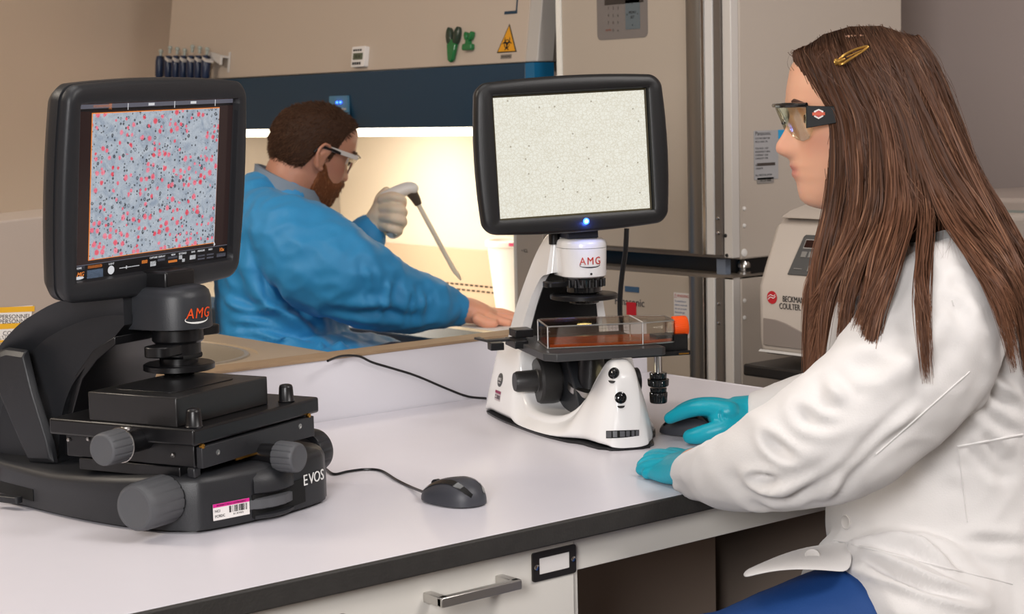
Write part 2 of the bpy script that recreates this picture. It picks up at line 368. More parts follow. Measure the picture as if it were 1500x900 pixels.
def inset(P, k):
    cx_ = sum(p[0] for p in P)/len(P); cy_ = sum(p[1] for p in P)/len(P); o = []
    for a, b in P:
        L = math.hypot(a-cx_, b-cy_); o.append((a-(a-cx_)/L*k, b-(b-cy_)/L*k))
    return o
def smoothpoly(P, n=4):
    Q = P[-2:]+P+P[:3]; o = catmull([(a, b, 0) for a, b in Q], n); return [(p.x, p.y) for p in o[2*n:-(3*n)+0]][:len(P)*n]
Fs = smoothpoly(F1, 4)
def htop(a, b): return .066 - .016*max(0, min(1, (b-.03)/.2)) if a < .2 else .064
mb = MB(); mb.rings([[(a, b, z) for a, b in inset(Fs, k)] for z, k in ((.004, .004), (.004, 0), (.03, 0.0))] + [[(a, b, htop(a, b)-dz) for a, b in inset(Fs, k)] for k, dz in ((.001, .009), (.004, .003), (.009, 0), (.02, -.001), (.06, -.001), (.10, -.001))])
base1 = mb.build('base', BLK, s1, angle=50)
MB().rings([[(a, b, z) for a, b in inset(Fs, k)] for z, k in ((0, .009), (.005, .009))]).build('rubber_foot_rim', BLK2, s1)
# arched arm
OUT = [(.412, .045), (.408, .09), (.392, .14), (.36, .19), (.32, .227), (.285, .247), (.245, .264), (.21, .272), (.185, .274), (.168, .272)]
INN = [(.168, .222), (.177, .212), (.19, .198), (.215, .175), (.238, .146), (.252, .11), (.258, .07), (.26, .045)]
op = [(p.x, p.y) for p in catmull([(a, b, 0) for a, b in OUT], 4)]; ip = [(p.x, p.y) for p in catmull([(a, b, 0) for a, b in INN], 4)]
op = [(a, b-.012*min(1, max(0, (a-.08)/.1))) for a, b in op]
arc = op + ip
def arcring(x, k):
    o = []
    n_ = len(op)
    for i, (a, b) in enumerate(arc):
        if i < n_:
            L = math.hypot(a-.16, b-.08); o.append((x, a-(a-.16)/L*k, b-(b-.08)/L*k))
        else: o.append((x, a, b))
    return [(hx+(x-hx)*(.58+.42*min(1, max(0, (a-.14)/.12))), a, b) for x, a, b in o]
hx, hy = .143, .134
MB().rings([arcring(.078, .03), arcring(.062, .012), arcring(.058, .0), arcring(.215, .0), arcring(.222, .01), arcring(.228, .03)]).build('arched_arm', BLK, s1, angle=32)
MB().rings([[(x, a, b) for a, b in [(.262, .06), (.256, .112), (.235, .16), (.205, .192), (.17, .21), (.17, .2), (.2, .18), (.225, .155), (.244, .11), (.25, .06)]] for x in (.07, .215)]).build('arm_inner_lining', BLK2, s1, bevel=.001)
# raised side fairing and panel seam on the left cheek
pl = [(.30, .048), (.352, .145), (.345, .188), (.330, .192), (.298, .19), (.285, .14), (.262, .075), (.258, .05)]
fr_ = MB(); fr_.rings([[(.058, a, b) for a, b in pl], [(.051, a+(.3-a)*.04, b+(.12-b)*.04) for a, b in pl], [(.047, a+(.3-a)*.16, b+(.12-b)*.12) for a, b in pl]])
fr_.build('side_fairing', BLK, s1, bevel=.0015, angle=30)
MB().tube([(.056, .372, .05), (.056, .374, .12), (.057, .365, .172)], .0009, 5).build('panel_seam', BLK2, s1)
MB().cyl((.059, .36, .16), (.0555, .36, .16), .0035, n=12).build('screw_hole', BLK2, s1)
# head block with rounded nose
hx, hy = .143, .134
def hring(z, k):
    r = .043-k; o = [(hx+r*math.cos(a), hy+r*math.sin(a)) for a in [math.pi+math.pi*i/16 for i in range(17)]]
    return [(a, b, z) for a, b in o] + [(hx+r, .215, z), (hx-r, .215, z)]
head = MB().rings([hring(.214, .002), hring(.215, 0), hring(.252, .001), hring(.259, .003), hring(.2635, .008), hring(.266, .016), hring(.267, .028)]).build('optics_head', GRM, s1, angle=40)
MB().bb((.115, .125, .262), (.17, .165, .285)).build('monitor_neck', BLK2, s1, bevel=.003)
def wraptext(s, size, m, parent, c, r, a0, z, sx=1, name='logo_text', off=.0004, shear=0):
    adv = {'M': .9, 'W': .95, 'I': .35, 'E': .62, 'G': .82, 'A': .74}
    tot = sum(adv.get(ch, .7) for ch in s); p = -tot/2
    for ch in s:
        k = adv.get(ch, .7); t = (p+k/2)*size*sx/r + a0; p += k
        P = (c[0]+(r+off)*math.cos(t), c[1]+(r+off)*math.sin(t), z)
        text(name, ch, size, m, parent, frame(P, (-math.sin(t), math.cos(t), 0), (0, 0, 1)), sx=sx, shear=shear)
def swoosh(parent, m, c, r, a0, z, w_, h, name='logo_swoosh'):       # flat crescent ring under the letters
    mb = MB(); P = []
    for i in range(33):
        a = 2*math.pi*i/32; P.append((math.cos(a), math.sin(a)))
    R0, R1 = [], []
    for i in range(32):
        a = 2*math.pi*i/32; s_ = math.sin(a); th = .18+.82*max(0, -s_)
        for R_, k in ((R0, 1), (R1, 1-.45*th)):
            t = a0 + math.cos(a)*w_/2*(1-(1-k)*.5)/r; R_.append((c[0]+(r+.0006)*math.cos(t), c[1]+(r+.0006)*math.sin(t), z+s_*h/2*k))
    keep = [i for i in range(32) if math.sin(2*math.pi*(i+.5)/32) < .55]
    v = R0+R1; f = [(i, (i+1) % 32, 32+(i+1) % 32, 32+i) for i in keep]
    return mb.add(v, f).build(name, m, parent)
ORG = mat('logo_orange', '#e8521c', .5); WTX = mat('logo_white', '#e9e9e6', .5)
la = math.radians(-106)
swoosh(head, WTX, (hx, hy), .0430, la, .2265, .034, .010)
wraptext('AMG', .0175, ORG, head, (hx, hy), .0430, la+.05, .2335, .85, shear=.25)
# optics stack: rings, levers, filter slider
st = MB().lathe((hx, hy, .196), (0, 0, 1), [(0, .029), (.003, .0315), (.018, .0315), (.0185, .036)], n=40).build('condenser_collar', BLK2, s1)
MB().prism(rrect(.06, .03, .008, 5, 0, 0), -.006, .006, 'xy').build('filter_lever', BLK2, s1, bevel=.0015, M=Matrix.Translation((hx+.035, hy+.002, .206)) @ Matrix.Rotation(-.35, 4, 'Z'))
MB().sph((hx+.062, hy-.006, .208), .004, 10).build('screw', STEEL, s1)
lv = MB().prism(rrect(.075, .034, .014, 6, 0, 0), -.0065, .0065, 'xy').build('phase_slider', BLK2, s1, bevel=.0015, M=Matrix.Translation((hx-.022, hy-.004, .190)) @ Matrix.Rotation(.1, 4, 'Z'))
MB().sph((hx-.050, hy-.018, .190), .0028, 8).build('screw', CHR, s1)
MB().lathe((hx, hy, .168), (0, 0, 1), [(0, .021), (.001, .0235), (.009, .0235), (.010, .0255), (.0125, .0275), (.028, .0275), (.0285, .026), (.03, .026)], n=40).build('condenser_ring', BLK2, s1)
MB().rings([[(hx-.0285+dx, hy-.008+dy, .178+dz) for dx, dy, dz in ()] or [(hx+.0283*math.cos(a)*k, hy+.0283*math.sin(a)*k, z) for a in [math.radians(-130+i*10) for i in range(12)]] for k, z in ((1, .177), (1.02, .178), (1.02, .181), (1, .182))], cap=False, closed=False).build('ring_slot', mat('void_black', '#050505', .8), s1)
fl = MB().lathe((hx, hy, .162), (0, 0, 1), [(0, .041), (.001, .0435), (.007, .0435), (.0085, .041), (.0085, .02)], n=48, sy=1).build('condenser_flange', BLK2, s1, angle=30)
MB().lathe((hx, hy, .1565), (0, 0, 1), [(0, .014), (0.0, .0185), (.006, .0205)], n=32).build('lens_tip', BGL, s1)
# stage
stg = MB().bb((-.012, -.010, .103), (.232, .205, .1225)).build('stage_plate', BLK2, s1, bevel=.003, seg=3)
MB().bb((.0, .0, .076), (.225, .19, .1025)).build('stage_carriage', BLK2, s1, bevel=.0015)
MB().bb((-.002, .02, .062), (.21, .17, .0755)).build('stage_foot_block', BLK2, s1, bevel=.001)
blk = MB().bb((-.008, .016, .1225), (.163, .146, .1565)).build('stage_cover', mat('satin_black_cover', '#1f1e1e', .3, bump=.05, bscale=900), s1, bevel=.0015)
MB().prism(rrect(.12, .09, .012, 5, .075, .085), .1565, .1575, 'xy').build('cover_recess', BLK2, blk, bevel=.0004)
MB().bb((.0, -.0115, .076), (.218, -.003, .101)).build('front_rail', BLK, s1, bevel=.001)
MB().bb((.06, -.0125, .0745), (.115, -.0105, .077)).build('brass_rail', BRASS, s1)
for xx, zz in ((.028, .09), (.188, .093)):
    MB().lathe((xx, -.0115, zz), (0, -1, 0), [(0, .0033), (.0006, .0033), (.0006, .002), (.0001, .0015)], n=12).build('hex_screw', STEEL, s1)
for xx, zz in ((.002, .1015), (.208, .103)):
    MB().cyl((xx, -.008, zz), (xx, -.0125, zz), .0028, n=12, b=.0006).build('brass_pin', BRASS, s1)
for xx, yy in ((.002, .0), (.186, .006)):
    MB().lathe((xx, yy, .122), (0, 0, 1), [(0, .0095), (.002, .0105), (.003, .0095), (.018, .0085), (.021, .0075), (.022, .005)], n=24).build('thumb_post', BLK2, s1, angle=50)
for yy, zz in ((.155, .099), (.13, .097), (.03, .089), (.185, .096)):
    MB().sph((-.001, yy, zz), .0028, 8).build('screw', STEEL, s1)
MB().lathe((.12, .17, .143), (-1, 0, 0), [(0, .005), (.003, .005), (.003, .0025), (.001, .002)], n=12).build('screw', STEEL, s1) if False else None
MB().bb((.0, .0005, .064), (.012, .012, .076)).build('front_post', BLK, s1, bevel=.002)
def ribbed(mbx, p0, ax, r, L, n=14, taper=1.0, ribs=14, rd=.0012):
    p0 = Vector(p0); ax = Vector(ax).normalized(); u = ax.orthogonal().normalized(); v_ = ax.cross(u); N = ribs*6; R = []
    for h, k in ((0, .86), (L*.03, .97), (L*.08, 1), (L*.8, .97*taper), (L*.93, .93*taper), (L*.985, .86*taper), (L, .76*taper), (L*.985, .70*taper), (L*.985, .05)):
        rib = 1 if .02 < h/L < .9 else 0
        R.append([p0+ax*h+(u*math.cos(t)+v_*math.sin(t))*(r*k - rib*rd*(math.cos(ribs*t) > .55)) for t in [2*math.pi*j/N for j in range(N)]])
    return mbx.rings(R)
def knob(name, x, y, z, ax, r, L, shaft=None, m=None, parent=None, ribs=14):
    if shaft: MB().cyl(Vector((x, y, z))-Vector(ax)*shaft[1], (x, y, z), shaft[0], n=20).build('knob_shaft', BLK2, parent)
    return ribbed(MB(), (x, y, z), ax, r, L, ribs=ribs).build(name, m or KNOB, parent, angle=40)
knob('focus_knob', -.008, .036, .040, (-1, 0, 0), .0285, .056, (.02, .01), parent=s1)
knob('stage_knob', -.040, .070, .105, (-1, 0, 0), .0195, .034, (.0125, .04), parent=s1)
MB().lathe((-.0405, .070, .105), (-1, 0, 0), [(0, .019), (.001, .0203), (.002, .0203), (.0025, .019)], n=28).build('knob_ring', STEEL, s1)
MB().lathe((-.032, .070, .117), (0, 0, 1), [(0, .002), (.003, .002), (.004, .007), (.006, .0075), (.0075, .006)], n=16).build('clamp_screw', STEEL, s1)
knob('stage_knob', .112, -.034, .072, (0, -1, 0), .0185, .030, (.0135, .04), parent=s1)
knob('focus_knob', .250, .03, .045, (1, 0, 0), .029, .03, (.02, .02), m=BLK, parent=s1)
# front bay with the brightness wheel
def front_pt(x, off=0):
    L_ = sorted([q for q in Fs if q[1] < .003 and q[0] > -.004])
    for i in range(len(L_)-1):
        if L_[i][0] <= x <= L_[i+1][0]:
            t = (x-L_[i][0])/(L_[i+1][0]-L_[i][0]+1e-9); tx, ty = L_[i+1][0]-L_[i][0], L_[i+1][1]-L_[i][1]; L = math.hypot(tx, ty)
            return (L_[i][0]+tx*t+ty/L*off, L_[i][1]+ty*t-tx/L*off, tx/L, ty/L)
wx0, wx1, wc = .066, .148, .106
xs_ = [wx0+(wx1-wx0)*i/10 for i in range(11)]
lo = [front_pt(x, .0012)[:2] for x in xs_]; hi = [front_pt(x, -.004)[:2] for x in xs_]
def bayring(P): return [(a, b, .007+.004*i/10) for i, (a, b) in enumerate(P)] + [(a, b, .034+.006*i/10) for i, (a, b) in list(enumerate(P))[::-1]]
MB().rings([bayring(hi), bayring(lo)]).build('wheel_bay', mat('void_black', '#050505', .8), s1)
N = 96; R = []
for z, k in ((.014, .96), (.0155, 1), (.0255, 1), (.027, .96)):
    R.append([(wc+(.060*k-(.0009 if math.cos(22*t) > .7 else 0))*math.cos(t), .0145+(.060*k-(.0009 if math.cos(22*t) > .7 else 0))*math.sin(t), z+.002) for t in [2*math.pi*j/N for j in range(N)]])
MB().rings(R).build('brightness_wheel', KNOB, s1, angle=50)
for nm, zr in (('wheel_hood', ((.034, .058), (.036, .0610), (.048, .060), (.058, .054), (.066, .040))), ('wheel_lip', ((.0045, .058), (.006, .060), (.009, .060), (.010, .058)))):
    MB().rings([[(wc+.002+r*math.cos(t), .0145+r*math.sin(t), z) for t in [math.radians(228+i*4.2) for i in range(21)]] + [(.16, .01, z), (.10, .01, z)] for z, r in zr]).build(nm, BLK, s1, angle=50)
for i, ch in enumerate('EVOS'):
    x = .149+i*.0118; a, b, tx, ty = front_pt(x, .0012)
    text('logo_text', ch, .0185, WTX, base1, frame((a, b, .036), (tx, ty, 0), (0, 0, 1)), sx=.95)
# asset label on the front face
a0, b0 = front_pt(.016)[:2]; a1, b1 = front_pt(.060)[:2]
tx, ty = a1-a0, b1-b0; LL = math.hypot(tx, ty)
Ml = frame(((a0+a1)/2-.0003, (b0+b1)/2-.0014, .0225), (tx, ty, 0), (0, 0, 1))
PNK = mat('label_magenta', '#d3178a', .5)
lb = flat(LL+.002, .019, .0005, .0005).build('asset_label', PAPER, s1, M=Ml)
MB().bb((-LL/2-.001, -.0009, .0055), (LL/2+.001, -.0004, .0095)).build('label_band', PNK, lb, M=Ml)
text('label_text', 'PROPERTY OF U.S. GOVERNMENT', .0026, INK, lb, Ml @ Matrix.Translation((0, -.001, .0073)), ext=.0001)
text('label_text', 'NCI', .0042, INK, lb, Ml @ Matrix.Translation((-LL/2+.001, -.0008, .001)), 'LEFT', ext=.0001)
text('label_text', 'FCRDC', .0042, INK, lb, Ml @ Matrix.Translation((-LL/2+.001, -.0008, -.005)), 'LEFT', ext=.0001)
bc = MB()
for i in range(22):
    if rng.random() < .8: bc.bb((-.003+i*.0011, -.0008, -.003), (-.003+i*.0011+rng.choice([.0004, .0007]), -.0004, .0045))
bc.build('barcode', INK, lb, M=Ml)
text('label_text', '0 1 8 9 8 8', .003, INK, lb, Ml @ Matrix.Translation((.009, -.0008, -.0055)), ext=.0001)
# red and white label plus slot with a lever on the left side of the base
def side_pt(b):                      # left side of the footprint
    L_ = sorted([(q[1], q[0]) for q in Fs if q[0] < .06 and q[1] > .02]); 
    for i in range(len(L_)-1):
        if L_[i][0] <= b <= L_[i+1][0]:
            t = (b-L_[i][0])/(L_[i+1][0]-L_[i][0]+1e-9); return L_[i][1]*(1-t)+L_[i+1][1]*t
    return 0
slot = MB(); bs_ = [.262, .28, .30, .32, .34]
slot.rings([[(side_pt(b)+dx, b, z) for b in bs_] + [(side_pt(b)+dx, b, z2) for b, z2 in zip(bs_[::-1], [.0265]*5)] for dx, z in ((.003, .012), (-.0008, .012))]).build('side_slot', mat('void_black', '#050505', .8), s1)
MB().prism(rrect(.012, .040, .004, 4, side_pt(.29)-.012, .29), .0085, .0165, 'xy').build('slot_lever', BLK, s1, bevel=.001, M=Matrix.Translation((.0, .01, 0)))
Mr = frame((side_pt(.352)-.0014, .352, .027), (side_pt(.34)-side_pt(.364), .34-.364, 0), (0, 0, 1))
rl = flat(.020, .034, .0005, .0005).build('red_label', mat('label_red', '#b5452f', .5), s1, M=Mr)
MB().bb((-.01, -.0009, -.002), (.01, -.0005, .010)).build('label_patch', PAPER, rl, M=Mr)
MB().bb((-.01, -.0009, .010), (.01, -.0005, .016)).build('label_band', mat('label_crimson', '#cf1f4f', .5), rl, M=Mr)
# monitor
bz, MM = monitor(s1, (1.0340, 1.9360, 1.1450), math.radians(19), math.radians(-7), math.radians(1.1), .306, .250, .272, .205, (.001, .0016), .046, BLK, BLK)
def emis(name, build):
    m = bpy.data.materials.new(name); m.use_nodes = True; nt = m.node_tree; b = nt.nodes['Principled BSDF']
    b.inputs['Base Color'].default_value = (.01, .01, .01, 1); b.inputs['Roughness'].default_value = .25
    c_ = build(nt); nt.links.new(c_, b.inputs['Emission Color']); b.inputs['Emission Strength'].default_value = 1; return m
def rgb(nt, h):
    n = nt.nodes.new('ShaderNodeRGB'); n.outputs[0].default_value = lin(h); return n.outputs[0]
def mixc(nt, f, a, b, bt='MIX'):
    n = nt.nodes.new('ShaderNodeMix'); n.data_type = 'RGBA'; n.blend_type = bt
    if isinstance(f, (int, float)): n.inputs[0].default_value = f
    else: nt.links.new(f, n.inputs[0])
    nt.links.new(a, n.inputs[6]); nt.links.new(b, n.inputs[7]); return n.outputs[2]
def mathn(nt, op, a, b=None, c_=None):
    n = nt.nodes.new('ShaderNodeMath'); n.operation = op
    for i, x in enumerate((a, b, c_)):
        if x is None: continue
        if isinstance(x, (int, float)): n.inputs[i].default_value = x
        else: nt.links.new(x, n.inputs[i])
    return n.outputs[0]
def coord(nt, sc=1):
    t = nt.nodes.new('ShaderNodeTexCoord'); m = nt.nodes.new('ShaderNodeMapping'); m.inputs['Scale'].default_value = (sc, sc, sc)
    nt.links.new(t.outputs['Object'], m.inputs[0]); m.inputs['Rotation'].default_value = (math.radians(-90), 0, 0); return m.outputs[0]
def noi(nt, v, s, d=3, dist=0):
    n = nt.nodes.new('ShaderNodeTexNoise'); n.inputs['Scale'].default_value = s; n.inputs['Detail'].default_value = d; n.inputs['Distortion'].default_value = dist
    nt.links.new(v, n.inputs['Vector']); return n.outputs['Fac']
def vor(nt, v, s, feat='F1', rnd=1):
    n = nt.nodes.new('ShaderNodeTexVoronoi'); n.inputs['Scale'].default_value = s; n.feature = feat; n.voronoi_dimensions = '2D'; n.inputs['Randomness'].default_value = rnd
    nt.links.new(v, n.inputs['Vector']); return n
def ramp(nt, f, stops):
    n = nt.nodes.new('ShaderNodeValToRGB'); nt.links.new(f, n.inputs[0]); e = n.color_ramp.elements
    while len(e) < len(stops): e.new(.5)
    for k, (p, c_) in zip(e, stops): k.position = p; k.color = lin(c_)
    return n.outputs[0]
def cells_red(nt):
    v = coord(nt); base = ramp(nt, noi(nt, v, 55, 5, 1.5), [(.3, '#8f9bab'), (.5, '#a9b2bd'), (.7, '#b5bdc6')])
    vein = noi(nt, v, 150, 4, 3); base = mixc(nt, mathn(nt, 'MULTIPLY', mathn(nt, 'LESS_THAN', mathn(nt, 'ABSOLUTE', mathn(nt, 'SUBTRACT', vein, .5)), .018), .4), base, rgb(nt, '#5c6672'))
    for sc, th, keep, ring in ((150, .30, .30, True), (220, .32, .22, False)):
        q = vor(nt, v, sc); sep = nt.nodes.new('ShaderNodeSeparateColor'); nt.links.new(q.outputs['Color'], sep.inputs[0])
        clump = noi(nt, v, 22 if ring else 35, 2)
        k = mathn(nt, 'LESS_THAN', sep.outputs[0], mathn(nt, 'MULTIPLY', clump, keep*1.9))
        rad = mathn(nt, 'MULTIPLY_ADD', sep.outputs[1], .25, .12)
        inside = mathn(nt, 'LESS_THAN', q.outputs['Distance'], rad)
        m = mathn(nt, 'MULTIPLY', k, inside)
        if ring: 
            core = mathn(nt, 'LESS_THAN', q.outputs['Distance'], mathn(nt, 'MULTIPLY', rad, mathn(nt, 'MULTIPLY', sep.outputs[2], .8)))
            m = mathn(nt, 'MULTIPLY', m, mathn(nt, 'SUBTRACT', 1, mathn(nt, 'MULTIPLY', core, .85)))
        base = mixc(nt, mathn(nt, 'MULTIPLY', m, .8), base, rgb(nt, '#20262c'))
    q = vor(nt, v, 105); sep = nt.nodes.new('ShaderNodeSeparateColor'); nt.links.new(q.outputs['Color'], sep.inputs[0])
    k = mathn(nt, 'LESS_THAN', sep.outputs[0], mathn(nt, 'MULTIPLY', noi(nt, coord(nt), 18, 2), 1.05))
    wob = mathn(nt, 'ADD', q.outputs['Distance'], mathn(nt, 'MULTIPLY_ADD', noi(nt, v, 400, 2), .25, -.125))
    rr = mathn(nt, 'MULTIPLY_ADD', sep.outputs[1], .28, .20)
    soft = nt.nodes.new('ShaderNodeMapRange'); nt.links.new(wob, soft.inputs[0]); nt.links.new(rr, soft.inputs[1]); nt.links.new(mathn(nt, 'MULTIPLY', rr, .6), soft.inputs[2])
    red = ramp(nt, sep.outputs[2], [(0, '#f07f92'), (.6, '#ee5a70'), (.9, '#e3203a')])
    red = mixc(nt, mathn(nt, 'LESS_THAN', noi(nt, v, 500, 2), .42), red, rgb(nt, '#d93a55'))
    return mixc(nt, mathn(nt, 'MULTIPLY', mathn(nt, 'MULTIPLY', k, soft.outputs[0]), .85), base, red)
MIC1 = emis('cell_micrograph_red', cells_red)
DSC = mat('dark_screen', '#0b0808', .18, emit='#2b1f1e', es=1)
scr = MB().bb((-.1375, .0085, -.1035), (.1375, .0095, .1055)).build('screen', DSC, bz, M=MM)
k0 = (.272/231)   # metres per pixel on the screen's row
U1, U2, U3 = mat('ui_orange', '#201008', .4, emit='#e8863a', es=1), mat('ui_white', '#101010', .4, emit='#cfcfd2', es=1), mat('ui_grey', '#101010', .4, emit='#5a5a64', es=1)
U4 = mat('ui_blue', '#101010', .4, emit='#8fa5c4', es=1); U5 = mat('ui_black', '#060606', .4, emit='#0d0c0f', es=1)
def sr(x0, x1, z0, z1, m, name='screen_element', y=.0082):
    return MB().bb((x0, y-.0003, z0), (x1, y, z1)).build(name, m, bz, M=MM)
sr(-.1095, .1115, -.0795, .0935, U1, 'micrograph_outline', .0084)
MB().bb((-.1085, .0074, -.0785), (.1105, .0079, .0925)).build('micrograph', MIC1, bz, M=MM)
sr(-.136, .136, .0985, .1035, U3, 'screen_top_bar')
sr(-.136, .136, .0955, .0985, U5, 'screen_top_bar')
sr(-.108, -.083, .0995, .1025, U1); sr(-.083, -.078, .097, .1035, U1)
for q in (-.012, .062): sr(q-.005, q+.005, .0995, .1025, U2, y=.0078)
for q in (-.052, .028, .102): sr(q, q+.0008, .0955, .1035, U2, y=.0078)
sr(-.136, .136, -.0845, -.0837, U3, 'screen_tool_bar')
sr(-.136, .136, -.1015, -.0845, U5, 'screen_tool_bar')
T = lambda x, z=0: MM @ Matrix.Translation((x, .0074, z))
for x0, x1, z0, z1, m in ((-.135, -.115, -.0895, -.0845, U3), (-.110, -.087, -.089, -.0855, U1), (-.111, -.085, -.101, -.091, U4),
    (-.058, -.024, -.0945, -.0935, U2), (-.047, -.045, -.096, -.092, U2), (-.020, -.010, -.0925, -.0885, U1), (-.005, .005, -.0975, -.0915, U2),
    (.008, .021, -.0925, -.0895, U3), (.026, .043, -.0915, -.089, U3), (.027, .043, -.0965, -.0935, U1), (.046, .052, -.094, -.089, U2), (.052, .057, -.098, -.094, U2), (.066, .077, -.0965, -.091, U2),
    (.081, .094, -.0945, -.0925, U3), (.081, .094, -.0985, -.0965, U3), (.098, .111, -.0945, -.0925, U3), (.098, .111, -.0985, -.0965, U3), (.117, .134, -.0985, -.094, U3)):
    sr(x0, x1, z0, z1, m)
MB().cyl((-.072, .0082, -.0945), (-.072, .0076, -.0945), .0052).build('screen_button', U2, bz, M=MM)
for x, s in ((-.125, 'HOME'), (-.072, 'LIGHT'), (.0, 'CAPTURE'), (.0145, 'DISPLAY'), (.035, 'VIEW'), (.052, 'SETTINGS'), (.0715, 'SAVE'), (.0865, 'MEASURE'), (.104, 'INFO')):
    text('screen_text', s, .0032, U2, bz, T(x, -.087), ext=.0001)
text('screen_text', 'AMG', .0075, U1, bz, T(-.125, -.0945), ext=.0001, shear=.3)
MB().lathe((-.125, .0078, -.0985), (0, -1, 0), [(0, .0085), (.0003, .0085)], n=24).build('screen_swoosh', U2, bz, M=MM @ Matrix.Translation((-.125, 0, -.0985)) @ Matrix.Diagonal((1, 1, .22, 1)) @ Matrix.Translation((.125, 0, .0985)))
text('screen_text', '10x', .0065, U1, bz, T(.1255, -.0895), ext=.0001)
MB().add([(.1095, .0072, -.0765), (.1095, .0072, -.0835), (.1125, .0072, -.0815)], [(0, 1, 2)]).build('mouse_pointer', U2, bz, M=MM)
for xx in (-.1365,):  MB().bb((.1375, .0005, -.085), (.1385, .008, .09)).build('bezel_edge_strip', BLK, bz, M=MM)  # thin strip of the bezel's own black plastic beside the screen
# ------------------------------------------------------------------ computer mice
def mouse(name, label, px, py, nose, L=.092, Wd=.058, H=.029):
    P = on(px, py, 2, .76); nd = (Vector(on(*nose, 2, .76))-P); ang = math.atan2(nd.y, nd.x)
    t = thing(name, label, 'mouse', (P.x, P.y, .76), ang)
    def shell(zs, k, name_, m, zoff=0, zc=1.0):
        mb = MB(); R = []
        for i in range(17):
            u = -1+2*i/16; u = math.sin(u*math.pi/2); hw = Wd/2*math.sqrt(max(0, 1-abs(u)**2.6))*(1+.06*u*-1)*k; hh = H*math.sqrt(max(0, 1-abs(u*.985)**2.4))*(1-.28*u)*k
            R.append([(u*L/2*k, hw*math.cos(a), zoff+max(0, hh*zc*max(0, math.sin(a))**.8)) for a in [math.pi*j/18 for j in range(19)]])
        mb.rings(R, cap=False, closed=False); mb.rings([[Vector(r[0]) for r in R], [Vector(r[-1]) for r in R]], cap=False, closed=False)
        return mb.build(name_, m, t, angle=60)
    b_ = shell(0, 1, 'body', mat('mouse_grey', '#3b3c42', .45), .002)
    # glossy wrap-around band and the upper shell
    band = MB(); R = []
    for s_ in (-1, 1):
        R = []
        for i in range(15):
            u = -.92+1.84*i/14; hw = Wd/2*math.sqrt(1-abs(u)**2.6)*(1-.06*u); hh = H*math.sqrt(1-abs(u*.985)**2.4)*(1-.28*u)
            a0, a1 = math.radians(38+12*math.cos(u*2.2)), math.radians(56+10*math.cos(u*2.2))
            R.append([(u*L/2*1.0, s_*hw*math.cos(a)*1.02, .0025+hh*math.sin(a)**.8*1.015) for a in (a0, (a0+a1)/2, a1)])
        MB().rings(R, cap=False, closed=False).build('gloss_band', BGL, t)
    MB().cyl((L*.30, -.003, H*.60), (L*.30, .003, H*.60), .0075, n=20).build('scroll_wheel', BLK2, t)
    MB().bb((L*.12, -.0005, H*.6), (L*.44, .0005, H*.66)).build('button_seam', BLK2, t) if False else None
    MB().prism(rrect(L*.7, Wd*.6, .012, 5), 0, .0022).build('glide_pad', BLK2, t)
    return t
m1 = mouse('computer_mouse', 'black computer mouse lying free on the desk between the two microscopes', 664, 736, (622, 728))
m2 = mouse('computer_mouse', 'black computer mouse under the turquoise-gloved hand', 1012, 636, (972, 634))
def cable(name, label, pts, r=.0018, m=None):
    P0 = Vector(pts[0]); o = MB().tube([Vector(p)-P0 for p in pts], r, 8, 8).build(name, m or BLK2)
    o.location = P0; tag(o, label, 'cable'); return o
q = lambda px, py, z=.7622: on(px, py, 2, z)
cable('mouse_cable', 'thin black cable from the left microscope to the free mouse', [q(470, 680), q(478, 688), q(490, 695), q(510, 691), q(535, 688), q(558, 690), q(580, 703), q(600, 713), q(622, 722, .768)])
cable('power_cable', 'black cable hanging over the divider to the white microscope', [on(480, 529, 2, .8605), on(500, 522, 2, .861), on(525, 522, 1, 2.262), on(545, 531, 1, 2.264), on(575, 540, 1, 2.264), on(610, 551, 1, 2.264), on(655, 570, 1, 2.262), on(685, 581, 1, 2.25), q(712, 584)], .002)
# ================================================================== white microscope (right)
s2 = thing('white_inverted_microscope', 'white compact digital microscope with a tilted monitor showing pale cells', 'microscope', (1.655, 1.79, .76), math.radians(-24))
# body: one shell lofted along its length; each station = (y, half width, height, top half width)
ST = [(-.030, .004, .004, .003), (-.0295, .018, .020, .012), (-.026, .030, .050, .018), (-.019, .0315, .086, .018), (-.010, .0415, .106, .018), (0, .0445, .115, .018), (.015, .049, .119, .018),
      (.030, .052, .117, .017), (.042, .058, .106, .019), (.053, .067, .088, .026), (.064, .071, .062, .034), (.078, .076, .040, .050), (.095, .082, .029, .066), (.12, .089, .026, .076), (.15, .095, .026, .083), (.175, .099, .028, .088), (.195, .102, .036, .09),
      (.208, .104, .060, .088), (.214, .105, .090, .090), (.220, .106, .112, .088), (.24, .109, .118, .088), (.28, .112, .118, .092), (.310, .113, .115, .094), (.322, .113, .104, .096), (.331, .113, .078, .099), (.3385, .112, .045, .102), (.344, .110, .020, .102), (.346, .108, .004, .10)]
def section(y, hw, h, tw, n=9):
    pts = []
    r = min(.012, h*.4, tw*.8)
    side = []
    for i in range(n):                      # bottom edge to shoulder
        t = i/(n-1); side.append((hw + (tw-hw)*(t**1.35), t*(h-r)))
    xs, zs = side[-1]
    for i in range(1, 7):
        a = math.pi/2*i/6; side.append((xs-r+r*math.cos(a), zs+r*math.sin(a)))
    right = [(x, y, .003+z) for x, z in side]
    left = [(-x, y, .003+z) for x, z in side[::-1]]
    return right + [(0, y, .003+h)] + left
mb = MB(); mb.rings([section(*s_) for s_ in ST], cap=True)
